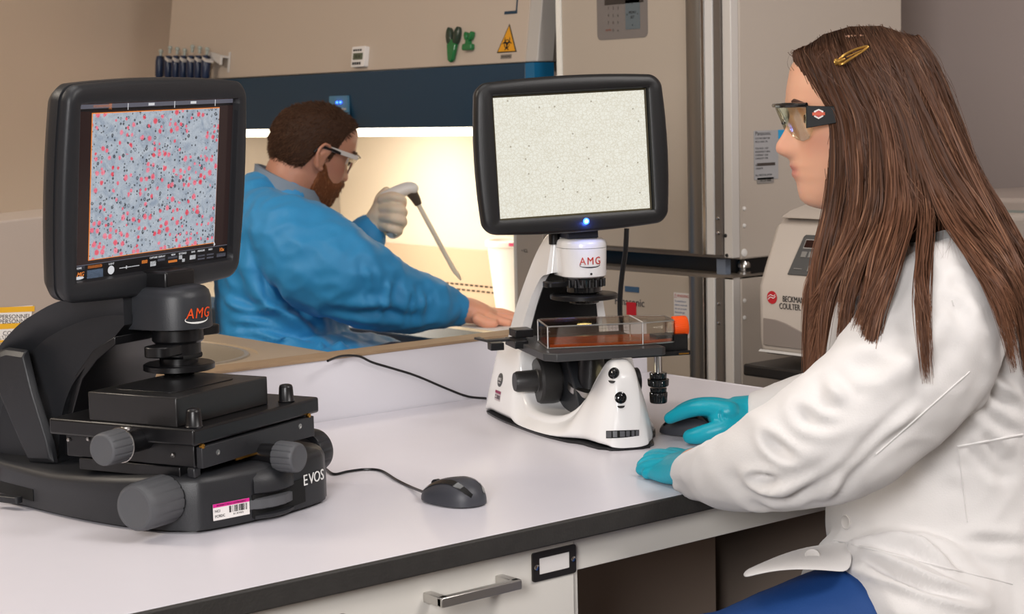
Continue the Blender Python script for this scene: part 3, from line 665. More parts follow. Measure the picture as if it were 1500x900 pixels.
# the underside runs along the closed ring's last edge
body2 = mb.build('base_housing', WHT, s2, angle=48)
sh_ = body2.modifiers.new('subsurf', 'SUBSURF'); sh_.levels = 1; sh_.render_levels = 1
MB().rings([[(hw*k, y, z) for y, hw, *_ in ST] + [(-hw*k, y, z) for y, hw, *_ in ST[::-1]] for z, k in ((0, .97), (.0035, .985))]).build('rubber_base_seal', BLK2, s2)
# curved rear column carrying the head
colp = [(.340, .10), (.335, .15), (.318, .20), (.292, .245), (.262, .275), (.235, .284), (.205, .286)]
coli = [(.20, .228), (.222, .224), (.243, .205), (.262, .17), (.275, .13), (.28, .10)]
cp = [(p.x, p.y) for p in catmull([(a, b, 0) for a, b in colp], 3)] + [(p.x, p.y) for p in catmull([(a, b, 0) for a, b in coli], 3)]
def cring(x, k):
    cx_, cy_ = .26, .19; o = []
    for i, (a, b) in enumerate(cp):
        L = math.hypot(a-cx_, b-cy_); o.append((x, a-(a-cx_)/L*k, b-(b-cy_)/L*k))
    return o
def tap(R): return [(x*(1+1.15*max(0, (.27-z)/.17)), y, z) for x, y, z in R]
MB().rings([tap(cring(-.036, .006)), tap(cring(-.032, .001)), tap(cring(-.03, 0)), tap(cring(.03, 0)), tap(cring(.032, .001)), tap(cring(.036, .006))]).build('column', WHT, s2, angle=35)
MB().rings([[(x*(1+1.1*max(0, (.27-b)/.17)), a-.0025, b) for a, b in coli] + [(x*(1+1.1*max(0, (.27-b)/.17)), a+.004, b) for a, b in coli[::-1]] for x in (-.029, .029)]).build('column_liner', BLK2, s2, bevel=.0008)
hx2, hy2 = .002, .178
def hr(z, r, y1=.25, cx_=hx2): return [(cx_+r*math.cos(a), hy2+r*math.sin(a), z) for a in [math.pi+math.pi*i/24 for i in range(25)]] + [(cx_+r, y1, z), (cx_-r, y1, z)]
hd2 = MB().rings([hr(.2225, .031), hr(.2245, .0335), hr(.2655, .0345)]).build('optics_head', WHT, s2, angle=40)
MB().rings([hr(.266, .0335), hr(.2662, .0345), hr(.272, .0345), hr(.276, .033), hr(.2785, .029), hr(.2795, .02)]).build('head_cap', WHT, s2, angle=40)
lr = math.radians(-90)
RED = mat('logo_red', '#c2301f', .5)
wraptext('AMG', .0155, RED, hd2, (hx2, hy2), .0342, lr+.02, .2475, .9)
swoosh(hd2, INK, (hx2, hy2), .0342, lr, .2415, .032, .0075)
MB().cyl((hx2+.001, hy2-.0338, .229), (hx2+.001, hy2-.0352, .229), .0016, n=12).build('set_screw', INK, hd2)
MB().bb((-.026, .165, .2795), (.022, .205, .305)).build('monitor_neck', mat('dark_slate_plastic', '#2a2d38', .4), s2, bevel=.002)
MB().cyl((-.034, .205, .27), (-.034, .205, .31), .008).build('hinge_post', BLK2, s2)
MB().lathe((hx2, hy2, .1985), (0, 0, 1), [(0, .023), (.002, .0255), (.009, .0255), (.0095, .029), (.0205, .030), (.024, .031)], n=40).build('condenser_ring', BGL, s2, angle=40)
MB().prism(rrect(.05, .03, .008, 5, -.03, .19), .208, .216, 'xy').build('filter_lever', BLK2, s2, bevel=.001)
for i in range(8):
    a = math.radians(-150+i*20); MB().cyl((hx2+.0305*math.cos(a), hy2+.0305*math.sin(a), .2085), (hx2+.0305*math.cos(a), hy2+.0305*math.sin(a), .2195), .0022, n=8).build('grip_rib', BLK2, s2)
MB().lathe((hx2, hy2, .190), (0, 0, 1), [(0, .048), (.001, .050), (.006, .050), (.0075, .048), (.0075, .02)], n=56).build('phase_slider_disc', BLK2, s2, angle=40)
MB().lathe((hx2, hy2, .1835), (0, 0, 1), [(0, .021), (.001, .0225), (.0068, .0225)], n=40).build('lens_tip', BGL, s2)
lampm = mat('lamp_window', '#fff2c0', .3, emit='#ffe08a', es=4)
MB().cyl((hx2, hy2, .1828), (hx2, hy2, .1834), .011).build('lamp_window', lampm, s2)
ll = bpy.data.lights.new('transmitted_light', 'SPOT'); ll.energy = .5; ll.spot_size = .5; ll.shadow_soft_size = .008; ll.color = (1, .8, .45)
lo_ = bpy.data.objects.new('transmitted_light', ll); COL.objects.link(lo_); lo_.parent = s2; lo_.location = (hx2, hy2, .181)
# stage, turned to follow the flask
sr_ = Matrix.Translation((0.0, .155, 0)) @ Matrix.Rotation(math.radians(0), 4, 'Z')
def chamf(x0, x1, y0, y1, c): return [(x0+c, y0), (x1, y0), (x1, y1), (x0, y1), (x0, y0+c)]
MB().rings([[(x, y, z) for x, y in [(-.106, .028), (-.092, .010), (.062, .010), (.070, .018), (.070, .215), (-.106, .215)]] for z in (.1225, .134)]).build('stage_plate', mat('dark_grey_stage', '#3b3b3c', .45, bump=.08, bscale=800), s2, bevel=.0015)
MB().bb((-.118, .13, .127), (-.098, .185, .1385)).build('stage_slide', BLK2, s2, bevel=.001)
tanm = mat('stage_arm_tan', '#a58560', .3, metal=.4)
MB().prism([(-.15, .16), (-.09, .165), (-.09, .18), (-.15, .176), (-.150, .21), (-.16, .205)], .1345, .138, 'xy').build('clamp_arm', BLK, s2, bevel=.0006)
MB().bb((-.152, .138, .1255), (-.132, .158, .1365)).build('clamp_jaw', BLK2, s2, bevel=.001)
MB().bb((-.108, .165, .1385), (-.08, .20, .150)).build('clamp_block', BLK2, s2, bevel=.001)
MB().bb((.07, .055, .120), (.118, .085, .145)).build('stage_bracket', BLK2, s2, bevel=.001)
MB().bb((.03, .045, .116), (.118, .085, .1225)).build('stage_bracket', BLK2, s2, bevel=.001)
MB().bb((.100, .044, .1175), (.115, .045, .1195)).build('brass_inlay', BRASS, s2)
kx, ky = .072, .055
MB().cyl((kx, ky, .118), (kx, ky, .08), .0055, n=16).build('steel_shaft', CHR, s2)
for z0, z1, r in ((.092, .083, .0125), (.083, .072, .0155), (.070, .064, .012), (.064, .048, .0130)):
    ribbed(MB(), (kx, ky, z0), (0, 0, -1), r, z0-z1, ribs=16, rd=.0008).build('coaxial_knob', BGL, s2, angle=40)
# objective turret seen through the gap
MB().prism([(.09, .01), (.215, .01), (.24, .12), (.17, .125), (.11, .06)], -.035, .035, 'yz').build('inner_frame', GRM, s2, bevel=.003)
MB().lathe((-.005, .135, .055), (.1, -.25, 1), [(0, .03), (.004, .034), (.012, .034), (.014, .03)], n=40).build('turret_ring', STEEL, s2)
MB().lathe((-.005, .13, .068), (.0, -.15, 1), [(0, .022), (.01, .0205), (.03, .0195), (.045, .017), (.06, .0155)], n=32).build('objective_lens', BLK2, s2)
MB().lathe((-.005, .117, .120), (.0, -.15, 1), [(0, .0165), (.003, .0165)], n=32).build('objective_band', mat('blue_band', '#4a6f93', .4), s2)
MB().sph((.012, .10, .085), .012, 16).build('turret_glow_ball', mat('turret_glow', '#ffe9b0', .3, emit='#ffedb8', es=2.5), s2)  # emissive ball added to imitate the glow between objective and housing
# focus knobs on the left side
MB().lathe((-.048, .19, .070), (-1, 0, 0), [(-.03, .024), (-.01, .024), (-.008, .033), (.0, .035), (.018, .0345), (.022, .032), (.0225, .018), (.024, .0165), (.052, .0155), (.056, .0135), (.056, .001)], n=48).build('focus_knob', mat('focus_knob_black', '#2c2b2b', .4), s2, angle=30)
MB().prism([(.186, .032), (.245, .034), (.256, .12), (.186, .125)], -.106, .106, 'yz').build('knob_recess', BLK2, s2, bevel=.004) if False else None
MB().cyl((.088, .19, .06), (.03, .19, .06), .02).build('focus_knob', BLK, s2)
# buttons, wheel slot, badge, label : laid on the shell surface
dg = bpy.context.evaluated_depsgraph_get()
from mathutils.bvhtree import BVHTree
def bvh_of(o):
    ev = o.evaluated_get(dg); me = ev.to_mesh(); t = BVHTree.FromPolygons([v.co.copy() for v in me.vertices], [tuple(p.vertices) for p in me.polygons]); ev.to_mesh_clear(); return t
bpy.context.view_layer.update(); dg = bpy.context.evaluated_depsgraph_get(); B2 = bvh_of(body2)
I2 = inv(s2)
def surf(px, py, tree=B2, I=I2):
    o = I @ CAM; dd = (I.to_3x3() @ (CW + CR*((px-750)/FPX) - CU*((py-450)/FPX))).normalized(); h = tree.ray_cast(o, dd)
    return (h[0], h[1] if h[1].dot(dd) < 0 else -h[1]) if h[0] else (None, None)
def nframe(P, N, off=0): 
    N = N.normalized(); x = Vector((0, 0, 1)).cross(N); x = x if x.length > .01 else Vector((1, 0, 0)); x.normalize(); x = -x if False else x
    z = N.cross(x); P = P + N*off
    # local -y faces outwards along N
    x2 = x; y2 = -N; z2 = x2.cross(y2)
    return Matrix(((x2.x, y2.x, z2.x, P.x), (x2.y, y2.y, z2.y, P.y), (x2.z, y2.z, z2.z, P.z), (0, 0, 0, 1)))
for px, py in ((899, 547), (909, 583)):
    P, N_ = surf(px, py)
    if P:
        Mx = nframe(P, N_)
        MB().lathe((0, 0.001, 0), (0, -1, 0), [(0, .0083), (.0018, .0083), (.0022, .0065), (.0016, .006), (.004, .0045), (.0048, .002)], n=28).build('round_button', BGL, s2, M=Mx, angle=35)
        MB().prism([(-.0055, -.011), (.0055, -.011), (.004, -.0135), (.0015, -.0145), (-.0015, -.0145), (-.004, -.0135)], -.0006, .001, 'xz').build('button_mark', INK, s2, M=Mx)
# wheel window wrapped on the nose of the base
def drape(px0, px1, pyt, pyb, name, m, off=.0008, n=16, parent=s2, th=True):
    top_, bot = [], []
    for i in range(n+1):
        t = i/n; px = px0+(px1-px0)*t
        for L_, py in ((top_, pyt(t)), (bot, pyb(t))):
            P, N_ = surf(px, py)
            if P is None: continue
            L_.append((P, N_))
    k = min(len(top_), len(bot)); mb = MB()
    if k < 2: print('DRAPE MISS', name, px0); return None
    rr = [[P+N_*off for P, N_ in top_[:k]], [P+N_*off for P, N_ in bot[:k]], [P-N_*.001 for P, N_ in bot[:k]], [P-N_*.001 for P, N_ in top_[:k]]]
    R_ = [[rr[q_][i] for q_ in range(4)] for i in range(k)]
    return mb.rings(R_).build(name, m, parent, angle=40)
drape(888, 936, lambda t: 631.5-1.5*t, lambda t: 642.5-4*t*t, 'wheel_window', mat('void_black', '#050505', .8), .0006)
for a, b in ((889, 896), (898, 904), (908, 915), (917, 922), (925, 929), (931, 935)):
    drape(a, b, lambda t: 632.5-1.5*(a-888)/48, lambda t: 641.5-3*(a-888)/48, 'wheel_rib', mat('wheel_grey', '#55565a', .4), .0014, 3)
drape(886.5, 888, lambda t: 631, lambda t: 659, 'panel_seam', mat('seam_grey', '#8c8a8a', .6), .0003, 2)
P, N_ = surf(733, 557)
Mx = nframe(P, N_)
MB().lathe((0, .0008, 0), (0, -1, 0), [(0, .0105), (.0016, .0105), (.002, .0095)], n=32).build('round_badge', mat('badge_grey', '#4c4b4b', .4), s2, M=Mx)
text('badge_text', 'EVOS', .0062, PAPER, s2, Mx @ Matrix.Translation((0, -.0014, .001)), ext=.0001, sx=.9)
text('badge_text', 'xl core', .0036, PAPER, s2, Mx @ Matrix.Translation((0, -.0014, -.0042)), ext=.0001)
P, N_ = surf(729.5, 580)
Mx = nframe(P, N_)
lb2 = flat(.024, .015, .0005, .0006).build('asset_label', mat('label_greyish', '#b5aaad', .5), s2, M=Mx)
MB().bb((-.012, -.001, .0035), (.012, -.0005, .0075)).build('label_band', mat('label_maroon', '#8a2850', .5), lb2, M=Mx)
bc = MB()
for i in range(12): bc.bb((-.003+i*.0012, -.0009, -.005), (-.0025+i*.0012, -.0005, .001))
bc.build('barcode', mat('faded_ink', '#6b6064', .6), lb2, M=Mx)
text('label_text', 'NCI', .003, mat('faded_ink'), lb2, Mx @ Matrix.Translation((-.008, -.0009, 0)), ext=.0001)
text('label_text', 'FCRDC', .002, mat('faded_ink'), lb2, Mx @ Matrix.Translation((-.008, -.0009, -.004)), ext=.0001)
# monitor
bz2, MM2 = monitor(s2, (1.6905, 1.9236, 1.1640), math.radians(-24), math.radians(1.5), math.radians(1.8), .277, .214, .232, .176, (.001, .001), .03, mat('black_bezel', '#1b1b1c', .4, bump=.12, bscale=900), BLK)
def cells_pale(nt):
    v = coord(nt); q = vor(nt, v, 170, 'DISTANCE_TO_EDGE'); n2 = noi(nt, v, 260, 4, 1.5)
    big = noi(nt, coord(nt), 12, 2); t = nt.nodes.new('ShaderNodeSeparateXYZ'); nt.links.new(v, t.inputs[0])
    dens = nt.nodes.new('ShaderNodeMapRange'); nt.links.new(mathn(nt, 'ADD', mathn(nt, 'ADD', big, mathn(nt, 'MULTIPLY', t.outputs[0], 1.6)), mathn(nt, 'MULTIPLY', t.outputs[1], 1.2)), dens.inputs[0])
    dens.inputs[1].default_value = .40; dens.inputs[2].default_value = .62
    a = rgb(nt, '#efeee2')
    edge = mathn(nt, 'LESS_THAN', mathn(nt, 'ADD', q.outputs['Distance'], mathn(nt, 'MULTIPLY_ADD', n2, .2, -.1)), .08)
    a = mixc(nt, mathn(nt, 'MULTIPLY', mathn(nt, 'MULTIPLY', edge, dens.outputs[0]), .28), a, rgb(nt, '#bfb398'))
    a = mixc(nt, mathn(nt, 'MULTIPLY', noi(nt, v, 45, 6), .22), a, rgb(nt, '#b9ae96'))
    a = mixc(nt, mathn(nt, 'MULTIPLY', mathn(nt, 'MULTIPLY', mathn(nt, 'GREATER_THAN', n2, .55), dens.outputs[0]), .5), a, rgb(nt, '#d0c9b4'))
    q3 = vor(nt, v, 42); sep = nt.nodes.new('ShaderNodeSeparateColor'); nt.links.new(q3.outputs['Color'], sep.inputs[0])
    sp = mathn(nt, 'MULTIPLY', mathn(nt, 'LESS_THAN', q3.outputs['Distance'], .055), mathn(nt, 'LESS_THAN', sep.outputs[0], .45))
    return mixc(nt, mathn(nt, 'MULTIPLY', sp, .6), a, rgb(nt, '#7d6f58'))
MIC2 = emis('cell_micrograph_pale', cells_pale)
MB().bb((-.114, .0075, -.086), (.114, .0085, .0865)).build('screen', MIC2, bz2, M=MM2)
MB().add([((-.1165), .0042, z) for z in ()] or [(-.116, .0055, -.088), (.116, .0055, -.088), (.116, .0055, .0885), (-.116, .0055, .0885), (-.1135, .0072, -.0857), (.1135, .0072, -.0857), (.1135, .0072, .0862), (-.1135, .0072, .0862)],
         [(0, 1, 5, 4), (1, 2, 6, 5), (2, 3, 7, 6), (3, 0, 4, 7)]).build('screen_gasket', mat('olive_brown_gasket', '#3a3215', .4), bz2, M=MM2)
LED = mat('blue_led', '#2040ff', .3, emit='#2a55ff', es=9)
MB().sph((.012, -.003, -.0975), .0022, 12).build('power_led', mat('led_core', '#ffffff', .3, emit='#b8ccff', es=14), bz2, M=MM2)
MB().lathe((.012, -.0015, -.0975), (0, -1, 0), [(0, .0048), (.0008, .0045), (.0012, .003)], n=20).build('led_ring', LED, bz2, M=MM2)
pl_ = bpy.data.lights.new('led_light', 'POINT'); pl_.energy = .035; pl_.color = (.05, .15, 1); pl_.shadow_soft_size = .003
po = bpy.data.objects.new('led_light', pl_); COL.objects.link(po); po.parent = s2; po.location = MM2 @ Vector((.012, -.010, -.103))
cable('monitor_cable', 'black cable hanging down behind the right monitor', [A(918, 335, 2.75), A(916, 370, 2.75), A(911, 405, 2.76), A(908, 450, 2.77), A(912, 500, 2.78), A(921, 535, 2.78), A(922, 560, 2.74), on(905, 575, 2, .763)], .004)
# ------------------------------------------------------------------ culture flask on the stage
fl_o = s2.location + Matrix.Rotation(math.radians(-24), 3, 'Z') @ Vector((.0125, .089, .1345))
fk = thing('culture_flask', 'clear plastic culture flask with orange screw cap and amber liquid on the microscope stage', 'flask', fl_o, math.radians(-31))
# outline in x (length) / y (width), neck towards +x
ow = [(-.098, -.043), (.038, -.043), (.084, -.029), (.087, -.025), (.087, .025), (.084, .029), (.038, .043), (-.098, .043)]
def rnd(P, k):
    cx_ = sum(p[0] for p in P)/len(P); return [(cx_+(a-cx_)*(1-k/.09), b*(1-k/.04)) for a, b in P]
PL = glassy('clear_polystyrene', '#f8f6f2', .05, .05)
def shell(k, z0, z1): return MB().rings([[(a, b, z) for a, b in rnd(ow, k)] for z in (z0, z1)])
fb = shell(0, .0, .0325).build('flask_body', PL, fk, bevel=.0015)
shell(.0018, .0013, .031).build('inner_wall', PL, fk, bevel=.001)
liq = mat('amber_medium', '#e0660a', .08, alpha=.55, sub=.2)
shell(.0026, .0018, .0058).build('liquid', liq, fk)
rim = MB(); 
for k in range(len(ow)):
    a, b = ow[k], ow[(k+1) % len(ow)]
    for z in (.0008, .0315): rim.tube([(*a, z), (*b, z)], .0011, 6, 1)
for a in ow: rim.tube([(*a, .001), (*a, .0315)], .0011, 6, 1) if abs(a[0]) > .09 or abs(a[0]-.038) < .01 else None
rim.build('moulded_rim', glassy('frosted_edge', '#f2efe8', .5, .35), fk)
MB().tube([(.038, -.043, .0325), (.038, .043, .0325)], .0011, 6, 1).build('shoulder_ridge', mat('frosted_ridge', '#e9e6df', .3, alpha=.7), fk)
MB().lathe((.080, 0, .018), (1, 0, .05), [(0, .0115), (.014, .0115)], n=28, cap=False).build('flask_neck', PL, fk)
ribbed(MB(), (.091, 0, .0185), (1, 0, .05), .0155, .022, ribs=30, rd=.0005).build('screw_cap', mat('orange_cap', '#ff5a0c', .45, sub=.15), fk, angle=40)
grid = MB()
for i in range(26): grid.bb((-.094+i*.005, .0395, .010), (-.0937+i*.005, .0398, .034))
for i in range(6): grid.bb((-.095, .0395, .011+i*.0045), (.035, .0398, .0113+i*.0045))
grid.build('printed_grid', mat('faint_grid', '#8c7f6c', .6, alpha=.45), fk)
# ================================================================== biosafety cabinet
HB = mat('hood_cream_enamel', '#c0b1a2', .45, bump=.05, bscale=200)
HS = mat('hood_side_pale', '#b9b4ae', .45)
BLU = mat('dark_teal_blue_enamel', '#15384f', .4)
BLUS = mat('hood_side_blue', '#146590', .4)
hd = thing('biosafety_cabinet', 'large cream biosafety cabinet with a dark blue front band and a brightly lit work chamber', 'cabinet', (2.95, 4.0, 0)); I = inv(hd)
YR, YL = 3.105, 4.83
slope = .17
def zx(z): return 2.600 + (z-1.334)*slope*0 + max(0, z-1.334)*.25
yl_at = lambda z: YL - max(0, z-1.334)*0
# upper body with leaning front
pr = [(2.612, 1.336), (2.752, 2.336), (3.45, 2.336), (3.45, 1.336)]
MB().prism([(a, b) for a, b in pr], -YL, -YR-.03, 'xz').build('upper_body', HB, hd, bevel=.003, M=inv(hd) @ Matrix.Diagonal((1, -1, 1, 1)))
MB().prism([(2.66, 1.336), (2.81, 2.336), (3.45, 2.336), (3.45, 1.336)], -YR-.03, -YR+.010, 'xz').build('rear_housing', mat('taupe_housing', '#6f675f', .5), hd, M=inv(hd) @ Matrix.Diagonal((1, -1, 1, 1)))
MB().prism([(2.612, 1.336), (2.752, 2.336), (2.802, 2.336), (2.662, 1.336)], -YR-.03, -YR+.012, 'xz').build('side_cover', HS, hd, bevel=.003, M=inv(hd) @ Matrix.Diagonal((1, -1, 1, 1)))
# blue band over the opening
MB().prism([(2.600, 1.26), (2.604, 1.334), (2.66, 1.334), (2.66, 1.19), (2.612, 1.19)], -YL, -YR-.02, 'xz').build('front_band', BLU, hd, bevel=.002, M=inv(hd) @ Matrix.Diagonal((1, -1, 1, 1)))
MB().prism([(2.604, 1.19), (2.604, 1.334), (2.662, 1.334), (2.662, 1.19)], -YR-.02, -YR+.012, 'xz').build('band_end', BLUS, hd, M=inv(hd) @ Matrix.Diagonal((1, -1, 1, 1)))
MB().bb((2.66, YR+.02, 1.19), (3.2, YL, 1.20)).build('chamber_ceiling', HS, hd, inv=I)
# side posts
MB().bb((2.600, YR+.065, .70), (2.66, YR+.072, 1.19)).build('post_reveal', HS, hd, inv=I)
pst = MB().bb((2.603, YR-.03, .62), (3.3, YR+.065, 1.19)).build('side_post', mat('post_beige', '#8f857b', .45), hd, inv=I, bevel=.002)
text('post_mark', '• ICL', .011, INK, pst, I @ frame((2.6025, 3.14, .905), (0, -1, 0), (0, 0, 1)), ext=.0001)
MB().bb((2.603, YL-.04, .62), (3.3, YL, 1.19)).build('side_post', mat('post_beige'), hd, inv=I, bevel=.002)
INN_ = mat('chamber_steel', '#d8cbb8', .38, metal=.1, spec=.5, var=.04, vscale=2)
MB().bb((3.2, YR+.06, .66), (3.22, YL, 1.30)).build('chamber_back', INN_, hd, inv=I)
MB().bb((3.185, YR+.066, .66), (3.2, YL-.04, .825)).build('lower_back_panel', mat('chamber_lower', '#b8a28a', .4), hd, inv=I, bevel=.002)
MB().bb((2.62, YR+.066, .645), (3.19, YL-.04, .66)).build('work_surface', mat('work_surface_steel', '#d8cbb4', .3, metal=.3), hd, inv=I)
# two rows of exhaust slots at the foot of the back panel
y = 4.50; SL = mat('slot_dark', '#2b211a', .8); sm = MB().bb((-.0006, -.0075, -.0025), (.0006, .0075, .0025)).build('exhaust_slot', SL, hd)
first = True
for row, zz in enumerate((.719, .7035)):
    for i in range(45):
        yy = 4.56-i*.0235-row*.008
        o = sm if first else sm.copy()
        if not first: COL.objects.link(o)
        first = False
        o.location = I @ Vector((3.1842, yy, zz))
MB().prism([(2.50, .688), (2.63, .735), (2.65, .735), (2.65, .66), (2.52, .61), (2.50, .63)], -YL, -YR-.08, 'xz').build('arm_rest', mat('armrest_steel', '#c9bda9', .3, metal=.4), hd, M=inv(hd) @ Matrix.Diagonal((1, -1, 1, 1)), bevel=.004)
MB().prism([(2.49, .60), (2.50, .69), (2.56, .712), (2.60, .60)], -YL, -YR-.05, 'xz').build('lower_front', BLU, hd, M=inv(hd) @ Matrix.Diagonal((1, -1, 1, 1)), bevel=.004)
MB().bb((2.62, YR+.0, .50), (3.40, YL, .64)).build('lower_body', BLU, hd, inv=I)
for yy in (YR+.03, YL-.03):
    for xx in (2.66, 3.36): MB().bb((xx-.03, yy-.03, 0), (xx+.03, yy+.03, .50)).build('leg', HB, hd, inv=I)
MB().bb((2.80, 3.3, 1.165), (2.90, 4.7, 1.188)).build('fluorescent_tube', mat('tube_glow', '#fff5e0', .5, emit='#fff2d8', es=5), hd, inv=I)
def alight(name, loc, target, sx, sy, power, col):
    area(name, loc, target, sx, sy, power, col)
alight('chamber_light', (2.90, 4.25, 1.16), (3.05, 4.35, .7), .3, 1.1, 14, (1, .94, .85))
# control panel with blue lights
cp_ = MB().prism(rrect(.085, .062, .004, 3), -.006, 0, 'xz').build('control_panel', mat('control_panel_blue', '#4f7f9c', .4), hd, M=I @ frame((2.6, 3.875, 1.244), (0, -1, 0), (0, 0, 1)))
for q_ in (-.008, .008): MB().sph(I @ Vector((2.592, 3.870-q_, 1.258)), .0032, 10).build('blue_light', LED, cp_)
for i in range(4): MB().bb((.018+.010*(i % 2), -.008, -.006-.012*(i//2)), (.025+.010*(i % 2), -.006, -.001-.012*(i//2))).build('panel_button', HS, cp_, M=I @ frame((2.6, 3.875, 1.244), (0, -1, 0), (0, 0, 1)))
# things fixed on the leaning front
LN = Vector((1, 0, -.25)).normalized()
def lean(px, py, off=0):
    P0 = Vector((2.612, 4, 1.336)); n = Vector((-1, 0, .14)).normalized(); r = CW + CR*((px-750)/FPX) - CU*((py-450)/FPX)
    return CAM + r*((P0-CAM).dot(n)/r.dot(n)) + n*off
def leanM(px, py, off=0): return frame(lean(px, py, off), (0, -1, 0), (.14, 0, 1))
t = thing('digital_timer', 'small white digital timer stuck to the cabinet front', 'timer', lean(531, 84)); I_ = inv(t); Mt = I_ @ leanM(531, 84)
tb = MB().prism(rrect(.066, .050, .004, 3), -.014, -.0003, 'xz').build('case', PAPER, t, bevel=.001, M=Mt @ Matrix.Diagonal((.9, 1, 1.05, 1)))
MB().bb((-.021, -.0155, -.008), (.021, -.0135, .009)).build('display', mat('lcd_green', '#5c6350', .3), t, M=Mt)
for i in range(4):
    MB().bb((-.022+.010*i, -.0155, .014), (-.016+.010*i, -.0135, .019)).build('button', INK, t, M=Mt); MB().bb((-.022+.010*i, -.0155, -.021), (-.016+.010*i, -.0135, -.014)).build('button', INK, t, M=Mt)
text('display_digits', '00:00', .012, INK, t, Mt @ Matrix.Translation((0, -.0156, 0)), ext=.0001)
GR = mat('green_translucent_plastic', '#0d6b36', .2, sub=.1, coat=.4); GRD = mat('dark_green_plastic', '#26372c', .3)
def heart(w_, h_):
    return [(0, -h_/2), (w_*.18, -h_*.44), (w_*.34, 0), (w_*.5, h_*.30), (w_*.46, h_*.46), (w_*.30, h_*.5), (w_*.14, h_*.40), (0, h_*.16), (-w_*.14, h_*.40), (-w_*.30, h_*.5), (-w_*.46, h_*.46), (-w_*.5, h_*.30), (-w_*.34, 0), (-w_*.18, -h_*.44)]
t = thing('green_magnet_clip', 'long green carrot-shaped magnetic clip on the cabinet front', 'clip', lean(666, 66)); Mt = inv(t) @ leanM(666, 66)
MB().prism([(a, b) for a, b in heart(.052, .086) if b < .02] , -.012, -.002, 'xz').build('jaw', GR, t, bevel=.002, M=Mt)
for s_ in (-1, 1): MB().lathe((0, -.002, 0), (0, -1, 0), [(0, .012), (.008, .012), (.011, .008)], n=20).build('grip', GRD, t, M=Mt @ Matrix.Translation((s_*.014, 0, .020)) @ Matrix.Rotation(s_*.22, 4, 'Y') @ Matrix.Diagonal((.95, 1, 1.9, 1)))
t = thing('green_magnet_clip', 'short green butterfly-shaped magnetic clip right of the longer green clip', 'clip', lean(689, 61)); Mt = inv(t) @ leanM(689, 61)
MB().prism(rrect(.036, .016, .005, 3, .002, -.014), -.013, -.001, 'xz').build('jaw', GR, t, bevel=.002, M=Mt)
MB().prism([(-.006, -.008), (.008, -.008), (.006, .004), (-.004, .004)], -.012, -.001, 'xz').build('hinge', GR, t, M=Mt)
for s_ in (-1, 1): MB().lathe((0, -.002, 0), (0, -1, 0), [(0, .0085), (.008, .0085), (.010, .006)], n=18).build('grip', GR, t, M=Mt @ Matrix.Translation((.001+s_*.009, 0, .012)) @ Matrix.Rotation(s_*.4, 4, 'Y') @ Matrix.Diagonal((.8, 1, 1.35, 1)))
t = thing('biohazard_sign', 'yellow triangular biohazard warning sign on the cabinet front', 'sign', lean(744, 58)); Mt = inv(t) @ leanM(744, 58)
TR = [(-.036, -.030), (.036, -.030), (.002, .036)]
MB().prism(TR, -.001, 0, 'xz').build('sign_border', mat('sign_dark', '#2b2517', .5), t, M=Mt)
MB().prism([(a*.88, b*.88-.001) for a, b in TR], -.0014, -.0008, 'xz').build('sign_field', mat('hazard_yellow', '#dd9a1c', .5), t, M=Mt)
bio = MB()
def arcband(cx_, cz_, r0, r1, a0, a1, n=14, y0=-.002, y1=-.0013):
    R = []
    for i in range(n+1):
        a = math.radians(a0+(a1-a0)*i/n); w_ = math.sin(math.pi*i/n)**.6; rr = (r0+r1)/2; hw = (r1-r0)/2*w_+.0001
        R.append([(cx_+(rr-hw)*math.cos(a), y0, cz_+(rr-hw)*math.sin(a)), (cx_+(rr+hw)*math.cos(a), y0, cz_+(rr+hw)*math.sin(a)), (cx_+(rr+hw)*math.cos(a), y1, cz_+(rr+hw)*math.sin(a)), (cx_+(rr-hw)*math.cos(a), y1, cz_+(rr-hw)*math.sin(a))])
    bio.rings(R)
for k in range(3):
    a = math.radians(90+120*k); cx_, cz_ = .0105*math.cos(a), -.010+.0105*math.sin(a); aa = 90+120*k
    arcband(cx_, cz_, .007, .0105, aa+60, aa+300)
arcband(0, -.010, .0085, .0105, 0, 359)
bio.sph((0, -.0016, -.010), .002, 8); bio.build('biohazard_symbol', INK, t, M=Mt)
t = thing('caution_plate', 'tiny grey lettered plate under the yellow triangle', 'label', lean(741.5, 83)); Mt = inv(t) @ leanM(741.5, 83)
flat(.040, .010).build('plate', mat('plate_grey', '#7d746b', .5), t, M=Mt); text('plate_text', 'BIOHAZARD', .0058, INK, t, Mt @ Matrix.Translation((0, -.0008, 0)), ext=.0001)
mk = MB().bb((-.024, -.0012, -.004), (.022, 0, .003)); mk.bb((.017, -.0012, .003), (.021, 0, .06)); mk.build('corner_mark', BLU, hd, M=I @ leanM(749, 18))
# pipette rack: seven pipettes, each a thing
t = thing('pipette_rack', 'white pipette holder bracket on the cabinet front', 'rack', lean(300, 90)); Mt = inv(t) @ leanM(336, 92)
WP = mat('white_rack_plastic', '#c9c4bf', .4)
MB().bb((-.004, -.004, -.028), (.006, -.0003, .03)).build('mounting_plate', WP, t, M=Mt, bevel=.001)
rot = Matrix.Rotation(.0, 3, 'Y')
MB().prism([(0, .018), (0, -.010), (-.08, .018), (-.082, .034)], -.03, -.022, 'xz').build('end_arm', WP, t, M=Mt, bevel=.001)
MB().bb((-.24, -.022, .012), (.0, -.0003, .018)).build('rail', WP, t, M=Mt)
NAVY = mat('navy_pipette_grip', '#1d2a45', .3)
where = ['leftmost pipette', 'second pipette from the left', 'third pipette from the left', 'fourth and middle pipette', 'fifth pipette from the left', 'sixth pipette, one from the right', 'rightmost pipette nearest the white bracket arm']
